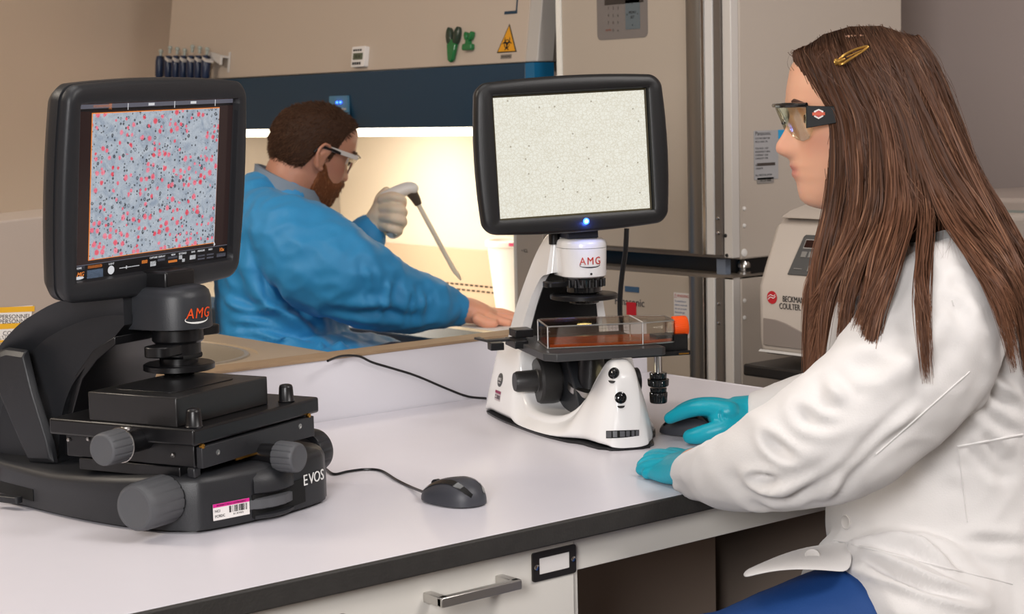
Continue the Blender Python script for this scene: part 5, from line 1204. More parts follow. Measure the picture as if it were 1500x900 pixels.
# gloves
def glove(name, parts, m, parent, vox=.0021, extra=None, wr=None):
    mb = MB()
    for p in parts: stube(mb, pst(p), 18)
    me = remesh(mb, vox, 2, .5)
    if wr: creases(me, wr)
    return meobj(name, me, m, parent)
glove('glove', [
    [(1112, 606, 2.478, .027, .030), (1092, 609, 2.482, .028, .032), (1072, 610, 2.482, .027, .038), (1056, 607, 2.484, .020, .040)],
    [(1068, 603, 2.455, .015), (1046, 598, 2.462, .0125), (1022, 598, 2.475, .0118), (1000, 604, 2.487, .0108), (981, 613, 2.498, .0085)],
    [(1066, 599, 2.485, .014), (1044, 594, 2.492, .012), (1020, 595, 2.503, .0115), (1000, 602, 2.515, .0105), (986, 611, 2.525, .0085)],
    [(1066, 602, 2.51, .013), (1046, 602, 2.525, .0115), (1026, 606, 2.54, .0105), (1010, 614, 2.55, .009)],
    [(1068, 606, 2.525, .012), (1050, 607, 2.545, .0105), (1036, 611, 2.56, .0095), (1022, 618, 2.57, .008)],
    [(1084, 620, 2.462, .015), (1064, 627, 2.452, .0150), (1042, 633, 2.452, .0132), (1024, 638, 2.458, .0125), (1011, 640, 2.465, .0105)]], TEAL, wo,
    wr=[([A(1062, 596, 2.45), A(1056, 606, 2.445), A(1058, 617, 2.445)], .0022, -.0016), ([A(1067, 597, 2.45), A(1062, 608, 2.445), A(1064, 620, 2.445)], .002, -.0014), ([A(1086, 606, 2.45), A(1078, 618, 2.448), A(1066, 624, 2.44)], .002, -.0012)])
def fz_(px, py, z): return (A(px, py, (z-1.23)/((CW - CU*((py-450)/FPX) + CR*((px-750)/FPX)).z)))
def fst(L): return [(fz_(px, py, z), *r) for px, py, z, *r in L]
mb = MB()
for L_ in ([(1045, 687, .795, .026, .026), (1018, 683, .788, .021, .034), (996, 682, .781, .016, .038), (982, 682, .777, .013, .036)],
    [(992, 673, .779, .011), (972, 669, .777, .0102), (958, 668, .773, .0092), (950, 671, .7695, .008)],
    [(990, 678, .780, .0115), (968, 675, .778, .0105), (950, 677, .774, .0095), (941, 682, .7695, .008)],
    [(990, 685, .779, .0115), (966, 683, .777, .0105), (949, 685, .773, .0095), (940, 688, .769, .0082)],
    [(994, 692, .775, .0105), (975, 692, .773, .0095), (958, 693, .770, .0085), (948, 694, .768, .0075)],
    [(1010, 674, .778, .012), (994, 668, .775, .0105), (982, 665, .770, .009)]): stube(mb, fst(L_), 18)
me = remesh(mb, .0021, 2)
creases(me, [([fz_(1000, 668, .80), fz_(980, 680, .795), fz_(972, 694, .79)], .0024, .0016), ([fz_(1012, 668, .80), fz_(995, 682, .797), fz_(986, 698, .79)], .0024, .0018), ([fz_(1024, 668, .80), fz_(1008, 682, .80), fz_(998, 700, .79)], .0024, .0015)])
meobj('glove', me, TEAL, wo)
# lab coat
CLOTH = mat('white_coat_cotton', '#dbd8d6', .8, bump=.12, bscale=500, sheen=.2, var=.01)
mb = MB()
stube(mb, pst([(1312, 352, 2.2, .052, .072), (1330, 374, 2.2, .068, .13), (1348, 406, 2.2, .085, .18), (1366, 465, 2.2, .108, .19), (1380, 540, 2.2, .122, .175), (1380, 620, 2.2, .128, .165), (1382, 700, 2.2, .136, .16), (1384, 760, 2.2, .142, .165), (1392, 830, 2.2, .140, .18), (1402, 900, 2.2, .150, .20), (1405, 950, 2.2, .14, .19)]), 40)
stube(mb, pst([(1398, 410, 2.09, .050, .06), (1384, 455, 2.04, .078, .068), (1345, 520, 2.01, .082, .07), (1280, 592, 1.99, .078, .066), (1212, 642, 1.985, .073, .058), (1150, 668, 2.0, .062, .052), (1095, 687, 2.035, .048, .045), (1062, 692, 2.07, .041, .040), (1037, 692, 2.105, .033, .037), (1018, 694, 2.13, .028, .034), (1003, 699, 2.14, .023, .030)]), 32, ck=.25)
stube(mb, pst([(1325, 410, 2.34, .07), (1270, 520, 2.40, .066), (1222, 588, 2.44, .054), (1165, 600, 2.46, .044), (1125, 606, 2.475, .037), (1104, 608, 2.48, .033)]), 28, ck=.3)
stube(mb, pst([(1292, 925, 2.06, .105, .11), (1320, 915, 2.07, .112, .12), (1350, 905, 2.12, .12, .16)]), 28, ck=.35)
me = remesh(mb, .0045, 3, .5)
a = A
creases(me, [
    ([a(1400, 420, 1.98), a(1425, 500, 1.99), a(1420, 545, 2.0), a(1370, 600, 1.99), a(1300, 668, 1.97), a(1262, 702, 1.97)], .010, -.014),
    ([a(1045, 650, 2.06), a(1070, 690, 2.03), a(1110, 728, 2.0), a(1135, 738, 2.0)], .008, -.008),
    ([a(1060, 665, 2.06), a(1095, 700, 2.0), a(1145, 715, 1.96), a(1180, 706, 1.94)], .009, .009),
    ([a(990, 712, 2.13), a(1030, 706, 2.07), a(1072, 690, 2.03)], .005, .008),
    ([a(1085, 650, 2.05), a(1100, 690, 1.99), a(1135, 706, 1.95), a(1175, 700, 1.93)], .006, -.012),
    ([a(1120, 612, 2.02), a(1130, 645, 1.96), a(1165, 672, 1.93), a(1215, 664, 1.91)], .007, -.010),
    ([a(1165, 585, 2.0), a(1180, 612, 1.94), a(1215, 622, 1.92), a(1265, 610, 1.91)], .008, -.007),
    ([a(1210, 555, 1.97), a(1235, 585, 1.92), a(1285, 592, 1.91)], .009, .007),
    ([a(1205, 725, 1.96), a(1240, 700, 1.93), a(1290, 650, 1.92), a(1340, 600, 1.93)], .007, .009),
    ([a(1150, 735, 1.97), a(1210, 705, 1.93), a(1265, 660, 1.91)], .007, -.007),
    ([a(1245, 540, 1.95), a(1300, 530, 1.92), a(1350, 500, 1.93)], .012, -.006),
    ([a(1225, 745, 2.06), a(1300, 765, 2.03), a(1400, 790, 2.02), a(1500, 800, 2.05)], .008, -.010),
    ([a(1250, 800, 2.06), a(1330, 800, 2.02), a(1420, 830, 1.99), a(1500, 845, 2.0)], .008, .013),
    ([a(1225, 812, 2.1), a(1290, 832, 2.0), a(1370, 862, 1.97), a(1450, 880, 1.98)], .007, -.014),
    ([a(1240, 825, 2.1), a(1300, 850, 2.0), a(1350, 882, 1.97)], .007, .010),
    ([a(1290, 640, 2.04), a(1325, 690, 2.03), a(1345, 750, 2.03)], .009, .010),
    ([a(1265, 720, 2.05), a(1300, 735, 2.03), a(1340, 725, 2.02)], .008, -.007),
    ([a(1395, 540, 2.03), a(1430, 590, 2.02), a(1470, 625, 2.03), a(1500, 640, 2.04)], .009, -.011),
    ([a(1410, 515, 2.03), a(1450, 555, 2.03), a(1500, 585, 2.04)], .008, .010),
    ([a(1430, 640, 2.03), a(1465, 685, 2.03), a(1500, 690, 2.04)], .008, .010),
    ([a(1450, 705, 2.03), a(1480, 712, 2.03), a(1500, 703, 2.04)], .005, -.010),
    ([a(1330, 690, 2.03), a(1370, 640, 2.03), a(1420, 600, 2.02)], .010, -.009),
    ([a(1350, 720, 2.03), a(1400, 700, 2.03), a(1440, 730, 2.02)], .010, .006),
    ([a(1330, 470, 1.94), a(1345, 430, 1.95), a(1370, 390, 1.98)], .010, -.006),
    ([a(1290, 560, 1.94), a(1340, 520, 1.93), a(1380, 470, 1.95)], .014, .006),
    ([a(1380, 560, 1.97), a(1400, 500, 1.97), a(1395, 450, 1.96)], .010, -.007),
    ([a(1115, 590, 2.43), a(1140, 600, 2.42), a(1170, 592, 2.42)], .006, .006),
], [(7, .0028, (1, 1, 1)), (22, .0013, (1, 1, 1.5))])
coat = meobj('lab_coat', me, CLOTH, wo)
# flap of the coat lying over the thigh, buttons, pocket, seam
fl = MB(); T_, B_ = [], []
for px, y0, y1, d0, d1 in ((1250, 792, 842, 2.10, 2.0), (1222, 797, 838, 2.10, 1.995), (1190, 800, 836, 2.10, 1.99), (1160, 808, 835, 2.09, 1.99), (1130, 820, 838, 2.08, 1.99), (1105, 833, 843, 2.06, 2.0), (1088, 843, 848, 2.04, 2.01)):
    T_.append(a(px, y0, d0)); B_.append(a(px, y1, d1))
R = []
for t_, b_ in zip(T_, B_):
    m_ = (t_+b_)/2+Vector((0, 0, .006)); q = [t_, m_, b_]; R.append([p+Vector((0, 0, .002)) for p in q]+[p-Vector((0, 0, .002)) for p in q[::-1]])
fo = fl.rings(R).build('coat_flap', CLOTH, wo, inv=inv(wo), angle=80); ss_ = fo.modifiers.new('subsurf', 'SUBSURF'); ss_.levels = 2; ss_.render_levels = 2
BT = mat('pearl_button', '#dedad6', .25)
bpy.context.view_layer.update(); dg = bpy.context.evaluated_depsgraph_get(); BC = bvh_of(coat); IW = inv(wo)
def wsurf(px, py): return surf(px, py, BC, IW)
for px, py in ((1240, 765), (1190, 822)):
    P, N_ = wsurf(px, py)
    if px == 1190: P, N_ = IW @ (a(px, py, 2.035)+Vector((0, 0, .006))), IW.to_3x3() @ (Vector((0, 0, 1))*.8-CY*.6).normalized()
    if P: MB().lathe((0, .001, 0), (0, -1, 0), [(0, .0085), (.0025, .0088), (.0032, .0078), (.0022, .006), (.0022, .001)], n=28).build('coat_button', BT, wo, M=nframe(P, N_), angle=50)
def seam(pp, name, r=.0011, m=None, off=.0002):
    L_ = []
    for px, py in pp:
        P, N_ = wsurf(px, py)
        if P: L_.append(P+N_*off)
    if len(L_) > 1: MB().tube(L_, r, 6, 3).build(name, m or CLOTH, wo)
seam([(1395+6*math.sin(i*.4), 440+i*8) for i in range(2)], 'seam_piping')
seam([(1420-i*10.5, 545+i*9.3) for i in range(14)], 'sleeve_seam')
seam([(1402+i*8, 655-i*1.5) for i in range(13)], 'pocket_edge', .0016)
seam([(1404+i*1.2, 655+i*10) for i in range(12)], 'pocket_edge', .0009)
seam([(1222+i*9, 792+i*2.2) for i in range(30)], 'waist_seam', .0013)
# trousers and shoes
mb = MB()
for hip, kn, an in legs: stube(mb, [(hip, .098), ((hip*.6+kn*.4), .094), ((hip*.25+kn*.75), .083), (kn, .074), (kn*.6+an*.4, .062), (an, .052)], 28, dvec=CY)
me = remesh(mb, .007, 3); creases(me, [([a(1240, 838, 1.97), a(1180, 850, 1.96), a(1120, 890, 1.94)], .012, .004), ([a(1230, 880, 1.95), a(1160, 870, 1.95), a(1090, 880, 1.94)], .010, -.004)], [(12, .002, (1, 1, 1))])
meobj('trousers', me, mat('royal_blue_trousers', '#123f7c', .7, bump=.15, bscale=500), wo)
for hip, kn, an in legs:
    f = -CX; mb = MB(); base = Vector((an.x, an.y, 0))
    stube(mb, [(base-f*.05+Vector((0, 0, .045)), .04, .032), (base+f*.03+Vector((0, 0, .045)), .042, .04), (base+f*.10+Vector((0, 0, .032)), .03, .042), (base+f*.15+Vector((0, 0, .024)), .02, .034)], 20)
    meobj('shoe', remesh(mb, .006, 2), BLK, wo)
# collar hint
mb = MB(); R = []
for i in range(15):
    t = i/14*math.pi*1.35-.5; c_, s__ = math.cos(t), math.sin(t); P = A(1312, 345, 2.2)
    b0 = P + CX*(.055*c_) - CY*(.066*s__); R.append([b0+Vector((0, 0, -.02)), b0+Vector((0, 0, .028)), b0+(CX*c_-CY*s__)*.012+Vector((0, 0, .030)), b0+(CX*c_-CY*s__)*.022+Vector((0, 0, -.012))])
mb.rings(R).build('collar', CLOTH, wo, inv=inv(wo), angle=60)
# ---- hair
LV = [ # py shift at front/back handled per level: (py_front, py_back, px_front, px_back, depth half-width, front factor)
    None,
    (78, 52, 1164, 1345, .062, .9), (98, 84, 1169, 1366, .083, .85), (130, 130, 1186, 1386, .089, .85), (175, 185, 1208, 1404, .093, .95), (240, 245, 1214, 1430, .098, .95), (310, 310, 1214, 1462, .12, .75), (385, 375, 1203, 1490, .22, .45), (460, 455, 1192, 1512, .275, .45), (545, 560, 1182, 1530, .285, .5)]
PART = [(1166, 92), (1180, 70), (1205, 50), (1245, 38), (1290, 37), (1330, 50), (1356, 74)]
def ringpt(l, u, side, off=0):
    if l == 0:
        k = np.clip(u, 0, 1)*(len(PART)-1); i = np.minimum(k.astype(int), len(PART)-2); t = k-i; Pa = np.array(PART, float)
        px = Pa[i, 0]*(1-t)+Pa[i+1, 0]*t; py = Pa[i, 1]*(1-t)+Pa[i+1, 1]*t + 2; d = 2.2-side*.006; return px, py, np.full_like(px, d)
    yf, yb, xf, xb, b, ff = LV[l]; th = np.pi*u; e = 2.7; c, s = np.cos(th), np.sin(th); q = (np.abs(c)**e+np.abs(s)**e)**(-1/e)
    px = (xf+xb)/2-(xb-xf)/2*c*q; fac = ff+(1-ff)*np.clip(u*2.2, 0, 1)
    return px, yf+(yb-yf)*u, 2.2-side*b*fac*s*q
CRn, CUn, CWn, CAMn = (np.array(tuple(x)) for x in (CR, CU, CW, CAM))
def Anp(px, py, d): return CAMn + (CWn + CRn*((px-750)/FPX)[..., None] - CUn*((py-450)/FPX)[..., None])*d[..., None]
clumps = np.array([.02, .05, .10, .16, .20, .26, .31, .345, .50, .73, .80, .85, .90, .95, .985]); cw_ = np.array([2.2, 2, 2, 1.6, 1.2, 1.0, 1.2, 1.2, .55, .5, .8, 1.6, 2.2, 2.4, 2.2])
def lockset(N, side, lmax=9, seed=1, spread=1.0):
    g = np.random.default_rng(seed); u0 = g.random(N)
    target = np.searchsorted(np.cumsum(cw_)/cw_.sum(), u0); uc = clumps[target] + g.normal(0, .004, N)*spread
    # hair in the sparse middle drifts to the nearest lock
    C = []; wv = g.normal(0, 1, (N, 2)); ph = g.random(N)*6.28; cph = (target*1.7) % 6.28; lay = g.random(N)
    off = g.normal(0, 1, N); elen = np.clip(g.random(N)**1.2*115-12+22*np.sin(target*5.1), -15, 135)
    for l in range(lmax+1):
        k = (0, 0, 0, 0, .03, .10, .30, .64, .86, .97)[l]
        u = np.clip(u0*(1-k)+uc*k, 0.0, 1.0); u = np.clip(u + .010*np.sin(ph+l*1.1)*(l > 1) + .006*np.sin(cph+l*1.9)*(l > 3), 0.002, .998)
        px, py, d = ringpt(l, u, side)
        px = px + wv[:, 0]*(.0, .8, 1.2, 1.6, 2.0, 2.8, 3.6, 3.8, 3.2, 2.0)[l] + np.sin(cph+l*1.35)*(0, 0, 0, 1, 2.5, 4, 5.5, 6, 6, 5)[l]; py = py + (g.random(N)-.5)*(2, 3, 4, 6, 8, 10, 12, 12, 10, 0)[l] - (0, 0, 0, 0, 0, 0, 0, .1, .42, 1)[l]*elen
        d = d - side*(lay*.010-.003)*(l > 0) - side*(.0, .001, .002, .003, .005, .007, .008, .008, .006, .004)[l]*(np.sin(u0*78+1.5*np.sin(l*.7+u0*9)) + .6*np.sin(u0*171+l*.5))
        C.append(Anp(px, py, d))
    return np.stack(C, 1), target, lay, u0
HM_ = hairmat('brown_hair', None)
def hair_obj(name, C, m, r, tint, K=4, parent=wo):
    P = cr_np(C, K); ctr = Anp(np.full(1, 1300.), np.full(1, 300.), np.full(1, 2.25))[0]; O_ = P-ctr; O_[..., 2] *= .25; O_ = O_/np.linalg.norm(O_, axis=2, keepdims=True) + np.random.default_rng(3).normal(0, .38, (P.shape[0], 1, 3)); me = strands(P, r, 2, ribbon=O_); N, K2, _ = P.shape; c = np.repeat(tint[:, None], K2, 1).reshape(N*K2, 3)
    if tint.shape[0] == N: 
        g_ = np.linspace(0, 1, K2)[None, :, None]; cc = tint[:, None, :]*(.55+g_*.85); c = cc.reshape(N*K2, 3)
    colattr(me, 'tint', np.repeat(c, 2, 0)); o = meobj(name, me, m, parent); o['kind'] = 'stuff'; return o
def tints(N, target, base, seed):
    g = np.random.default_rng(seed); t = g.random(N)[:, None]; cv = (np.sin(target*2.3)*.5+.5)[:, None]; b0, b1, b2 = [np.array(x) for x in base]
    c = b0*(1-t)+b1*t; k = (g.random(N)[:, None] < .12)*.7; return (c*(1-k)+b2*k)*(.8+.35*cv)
BASE = ((.060, .026, .014), (.125, .056, .032), (.21, .105, .06))
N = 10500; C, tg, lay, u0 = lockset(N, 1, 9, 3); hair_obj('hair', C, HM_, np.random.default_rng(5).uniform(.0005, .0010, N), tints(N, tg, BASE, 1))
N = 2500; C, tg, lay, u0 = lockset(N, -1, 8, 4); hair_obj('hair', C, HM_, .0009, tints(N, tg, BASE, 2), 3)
# dense under-layer so no scalp shows
mb = MB(); R = []
for l in range(0, 8):
    ring = []
    us = np.linspace(0, 1, 26); sh = .86 if l else 1
    for side, uu in ((1, us), (-1, us[::-1])):
        px, py, d = ringpt(l, uu, side)
        if l:
            xm = (LV[l][2]+LV[l][3])/2; px = xm+(px-xm)*(.955 if l < 7 else .78); d = 2.2+(d-2.2)*(.93 if l < 6 else .80 if l == 6 else .45)
            if l == 7: px = px-10; py = py-25
        if l == 0: py = py+5
        ring += [Vector(v) for v in Anp(px, py, d)]
    R.append(ring)
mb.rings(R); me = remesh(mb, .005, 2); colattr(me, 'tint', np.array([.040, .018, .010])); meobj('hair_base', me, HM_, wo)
# loose strands around the crown and forehead
g = np.random.default_rng(9); N = 130; u0 = g.random(N); L_ = []
for l in range(8):
    px, py, d = ringpt(l, np.clip(u0+.02*l*g.normal(0, .4, N), .01, .99), 1); px = px+g.normal(0, 4, N)+(u0 > .8)*g.random(N)*8*(l > 1)-(u0 < .1)*g.random(N)*5; L_.append(Anp(px, py-g.random(N)*5*(l == 0), d-.010))
hair_obj('flyaway_hair', np.stack(L_, 1), HM_, .00028, tints(N, (u0*9).astype(int), BASE, 7), 4)
# hair clip
Pc = [a(1226, 92, 2.105), a(1235, 82, 2.10), a(1252, 73, 2.10), a(1271, 68, 2.10), a(1262, 76, 2.098), a(1245, 87, 2.095), a(1233, 94, 2.095), a(1226, 92, 2.1)]
GOLD = mat('gold_clip', '#b48a45', .3, metal=.8)
mb = MB(); mb.tube(Pc, .0016, 8); mb.tube([a(1225, 91, 2.1), a(1230, 90, 2.097), a(1238, 86, 2.096)], lambda t: .0048*(1-t*.7), 10); mb.tube([a(1240, 84, 2.097), a(1262, 74, 2.097)], .0009, 6)
mb.build('hair_clip', GOLD, wo, inv=inv(wo))
# ------------------------------------------------------------------ safety glasses
def glasses(name, label, M, lens, frame_m, temple_m, sc=1.0, clear_low=None, logo=False, thk=.0030, th0=.022):
    t = thing(name, label, 'glasses', tuple(M @ Vector((.09, 0, 0)))); It = inv(t); Q = lambda x, y, z: It @ (M @ (Vector((x, y, z))*sc))
    X = lambda y, z: .106-(abs(y)/.068)**2.4*.030+min(0, z-.014)*.42
    ys = [.006, .014, .022, .03, .04, .05, .058, .066]; lo = [-.006, -.014, -.020, -.025, -.027, -.024, -.016, -.003]
    for s_ in (-1, 1):
        R = []
        for y, z0 in zip(ys, lo):
            zz = [.016+(z0-.016)*k/6 for k in range(7)]; R.append([Q(X(y, z), s_*y, z) for z in zz]+[Q(X(y, z)-.002, s_*y, z) for z in zz[::-1]])
        MB().rings(R).build('lens', lens, t, angle=60)
        R = []
        for k in range(9):
            u = k/8; x = .080-u*.095; y = .067+.012*min(1, u*1.6); h = th0*(1-u*.72) if th0 > .012 else th0; zc = .016-h/2-u*.004
            R.append([Q(x, s_*(y+.0022), zc+h/2), Q(x, s_*(y+.0022), zc-h/2), Q(x, s_*(y-.0008), zc-h/2), Q(x, s_*(y-.0008), zc+h/2)])
        MB().rings(R).build('temple', temple_m, t, bevel=.0006)
        if clear_low: MB().tube([Q(X(y, z)+.0005, s_*y, z) for y, z in zip(ys[3:], lo[3:])], .0016*sc, 6).build('lower_rim', clear_low, t)
    MB().tube([Q(X(y, .016)+.001, y, .017) for y in np.linspace(-.066, .066, 17)], thk*sc, 8, 2).build('brow_bar', frame_m, t)
    MB().tube([Q(.097, .006, -.006), Q(.094, 0, .002), Q(.097, -.006, -.006)], .0018, 6).build('nose_bridge', frame_m, t)
    if logo:
        c = Q(.066, .0735, .006); N_ = (It.to_3x3() @ (M.to_3x3() @ Vector((.12, 1, 0)))).normalized(); Ml_ = nframe(c, N_, .0006)
        MB().prism([(-.0055, .0035), (0, .0058), (.0055, .0035), (.0055, -.0032), (0, -.0062), (-.0055, -.0032)], -.0006, .0006, 'xz').build('badge', mat('badge_white', '#d9d5d0', .4), t, M=Ml_)
        MB().bb((-.0075, -.0011, -.0018), (.0075, 0, .0018)).build('badge_bar', mat('badge_orange', '#c2502e', .4), t, M=Ml_)
        MB().prism([(-.0035, .0022), (0, .0042), (.0035, .0022), (.0035, -.0022), (0, -.0042), (-.0035, -.0022)], -.0009, .0002, 'xz').build('badge_shield', mat('badge_red', '#b03a3a', .4), t, M=Ml_)
    return t
glasses('safety_glasses', "woman's wraparound safety glasses with thick black temples", HM, glassy('reflection_tint_lens', '#fcfdf2', .05, .02, .5), BGL, mat('temple_black', '#070708', .5, spec=.3), logo=True, th0=.027)  # clear lenses; the faint tint stands in for a yellow-green reflection
# ------------------------------------------------------------------ woman's stool
sp = A(1400, 940, 2.2); st_ = thing('lab_stool', 'lab stool under the woman in the white coat', 'stool', (sp.x, sp.y, 0)); zt = min(l[0].z for l in legs)-.10
MB().lathe((0, 0, zt-.06), (0, 0, 1), [(0, .17), (.02, .19), (.05, .19), (.06, .17)], n=32).build('seat', BLK, st_)
MB().cyl((0, 0, .06), (0, 0, zt-.06), .022).build('column', STEEL, st_)
for i in range(5):
    t_ = 2*math.pi*i/5; MB().tube([(0, 0, .07), (.25*math.cos(t_), .25*math.sin(t_), .05)], .014, 8, 1).build('leg', BLK2, st_)
    MB().sph((.25*math.cos(t_), .25*math.sin(t_), .028), .028, 12).build('caster', BLK2, st_)
# ------------------------------------------------------------------ man at the cabinet
mo = A(415, 500, 4.12); mn = thing('person', 'bearded man in a light blue gown pipetting at the lit biosafety cabinet', 'person', (mo.x, mo.y, 0), -TH)
fwd = (CX*math.cos(math.radians(30))+CY*math.sin(math.radians(30))); SC = 1.03
MM_ = hmat(A(459, 219, 4.13), fwd, math.radians(21), math.radians(3))
mb = MB(); head(mb, MM_, {'nose': .85}, SC); ear(mb, MM_, -1, SC); ear(mb, MM_, 1, SC)
stube(mb, pst([(440, 232, 4.13, .060, .062), (428, 258, 4.12, .064, .066), (416, 290, 4.12, .060, .065), (404, 330, 4.12, .085, .12), (410, 400, 4.12, .10, .14), (415, 480, 4.12, .12, .15), (420, 560, 4.12, .125, .16)]))
ml = []
for dd, kk in ((3.95, 0), (4.28, 1)):
    hip = A(425, 585, dd+.04); kn = A(618+10*kk, 560-6*kk, dd); an = Vector((kn.x, kn.y, .10)) + CX*.03; ml.append((hip, kn, an))
    stube(mb, [(hip, .08), ((hip+kn)/2, .07), (kn, .058), ((kn+an)/2, .05), (an, .036)])
for L_ in ([(398, 328, 3.99, .06), (455, 378, 3.93, .055), (520, 415, 3.92, .048), (600, 440, 3.97, .040), (660, 454, 4.03, .032)], [(425, 325, 4.25, .06), (470, 375, 4.30, .05), (508, 385, 4.31, .042), (530, 360, 4.31, .034), (548, 338, 4.31, .028)]): stube(mb, pst(L_))
me = remesh(mb, .0042, 2); skin_color(me, MM_, (.50, .24, .16), SC, (.42, .14, .11), flush=.45); meobj('body', me, SKINM, mn)
for s_ in (-1, 1): MB().sph(MM_ @ (Vector((.0645, s_*.031, 0))*SC), .0125, 16).build('eye', EYEW, mn, inv=inv(mn))
# hair and beard : a shell pushed out of the head where hair grows, plus short strands
LIM = [(-.11, -.052), (-.07, -.058), (-.035, -.050), (-.022, -.02), (-.016, .012), (.004, .012), (.006, -.012), (.018, -.018), (.024, .012), (.034, .040), (.046, .058), (.06, .070), (.075, .082), (.1, .11)]
BRD = [(-.02, -.2), (.000, -.2), (.004, -.022), (.016, -.03), (.03, -.050), (.05, -.060), (.066, -.056), (.075, -.046), (.083, -.0445), (.12, -.0455)]
def hairmask(x, z): return z-interp(x, LIM)
def beardmask(x, y, z):
    lipgap = math.exp(-(y/.017)**4)*(abs(z+.0635) < .006)
    return -1 if lipgap > .4 else interp(x, BRD)-z
def shellmesh(mask, off, sc):
    mb = MB(); R = []
    for z in np.linspace(-.117, .104, 90):
        row = []
        for j in range(96):
            p = Vector(head_pts(z, 2*math.pi*j/96, {'nose': .85})); m_ = mask(p.x, p.y, p.z); k = max(-1, min(1, m_/.006)); n_ = Vector((p.x, p.y*1.3, p.z*1.1+.01)).normalized()
            row.append(MM_ @ ((p+n_*(off*k if k > 0 else .005*k))*sc))
        R.append(row)
    return mb.rings(R)
HMM = hairmat('short_brown_hair', None, .6)
def fur(name, mask, off, N, ln, dirf, base, seed, sc, r):
    g = np.random.default_rng(seed); C = []; 
    while len(C) < N:
        z = g.uniform(-.117, .104); j = g.uniform(0, 2*math.pi); p = Vector(head_pts(z, j, {'nose': .85}))
        if mask(p.x, p.y, p.z) < .001: continue
        if g.random() > .35+.65*(1-abs(z)/.12): continue
        n_ = Vector((p.x, p.y*1.3, p.z*1.1+.01)).normalized(); d_ = dirf(p); d_ = (d_-n_*d_.dot(n_)*.8+n_*.18+Vector(tuple(g.normal(0, .14, 3)))).normalized(); q = p+n_*off*.6
        L0 = ln*g.uniform(.6, 1.2); C.append([tuple(MM_ @ (x*sc)) for x in (q, q+d_*L0*.5+n_*.0005, q+d_*L0)])
    C = np.array(C); P = cr_np(C, 2); me = strands(P, r); t = g.random(N)[:, None]; tn = np.array(base[0])*(1-t)+np.array(base[1])*t
    colattr(me, 'tint', np.repeat(np.repeat(tn, P.shape[1], 0), 3, 0)); o = meobj(name, me, HMM, mn); o['kind'] = 'stuff'
hb = shellmesh(lambda x, y, z: hairmask(x, z), .0050, SC); me = remesh(hb, .0035, 1); colattr(me, 'tint', np.array([.045, .022, .013])); meobj('hair_base', me, HMM, mn)
fur('hair', lambda x, y, z: hairmask(x, z), .005, 5000, .011, lambda p: Vector((-.5+(p.x > .03)*1.1, 0, -.6+(p.z > .07)*.5)), ((.045, .020, .011), (.12, .06, .035)), 21, SC, .0006)
bb_ = shellmesh(beardmask, .006, SC); me = remesh(bb_, .0035, 1); colattr(me, 'tint', np.array([.16, .055, .022])); meobj('beard_base', me, HMM, mn)
fur('beard', beardmask, .006, 2600, .013, lambda p: Vector((.25, 0, -1)), ((.13, .045, .018), (.34, .14, .06)), 22, SC, .0006)
fur('eyebrow', lambda x, y, z: .01 if (x > .06 and abs(z-.021) < .004 and .012 < abs(y) < .05) else -1, .002, 220, .008, lambda p: Vector((-.3, math.copysign(1, p.y), 0)), ((.08, .035, .02), (.2, .09, .05)), 23, SC, .0005)
glasses('safety_glasses', "bearded man's clear safety glasses with white and black temples", MM_, glassy('clear_lens', '#f8f6f2', .05, .03, .5), mat('clear_frame_grey', '#5b4b45', .3), mat('white_temple', '#cfc9c4', .35), SC, clear_low=mat('red_brown_rim', '#6b1f17', .3), thk=.0018, th0=.010)
mt_ = MB()
for s_ in (-1,):
    mt_.tube([MM_ @ (Vector(p)*SC) for p in ((.030, s_*.0815, .006), (.008, s_*.083, .007), (-.018, s_*.082, .004), (-.030, s_*.082, -.012))], .0034, 8)
mt_.build('temple_sleeve', BLK2, mn, inv=inv(mn))
# gown
GOWN = mat('light_blue_gown_fabric', '#2f90cb', .55, bump=.1, bscale=300, sheen=.1, var=.03, vscale=6)
mb = MB()
stube(mb, pst([(416, 296, 4.12, .066, .075), (402, 306, 4.12, .098, .14), (400, 328, 4.12, .122, .195), (406, 365, 4.12, .135, .205), (412, 412, 4.12, .140, .195), (412, 455, 4.12, .142, .19), (416, 505, 4.12, .152, .20), (424, 560, 4.12, .165, .22), (428, 610, 4.12, .15, .2)]), 36)
stube(mb, pst([(392, 322, 4.0, .07, .07), (420, 345, 3.95, .092, .08), (470, 385, 3.91, .100, .08), (520, 413, 3.90, .093, .074), (570, 432, 3.94, .076, .064), (620, 444, 3.99, .060, .054), (655, 451, 4.03, .042, .044), (668, 454, 4.04, .034, .036)]), 30)
stube(mb, pst([(425, 322, 4.24, .075), (468, 372, 4.30, .065), (502, 385, 4.31, .056), (524, 365, 4.31, .050), (540, 346, 4.31, .043)]), 24)
stube(mb, pst([(430, 545, 4.05, .10, .2), (500, 545, 4.05, .085, .2), (560, 552, 4.05, .08, .19)]), 26)
me = remesh(mb, .0065, 2)
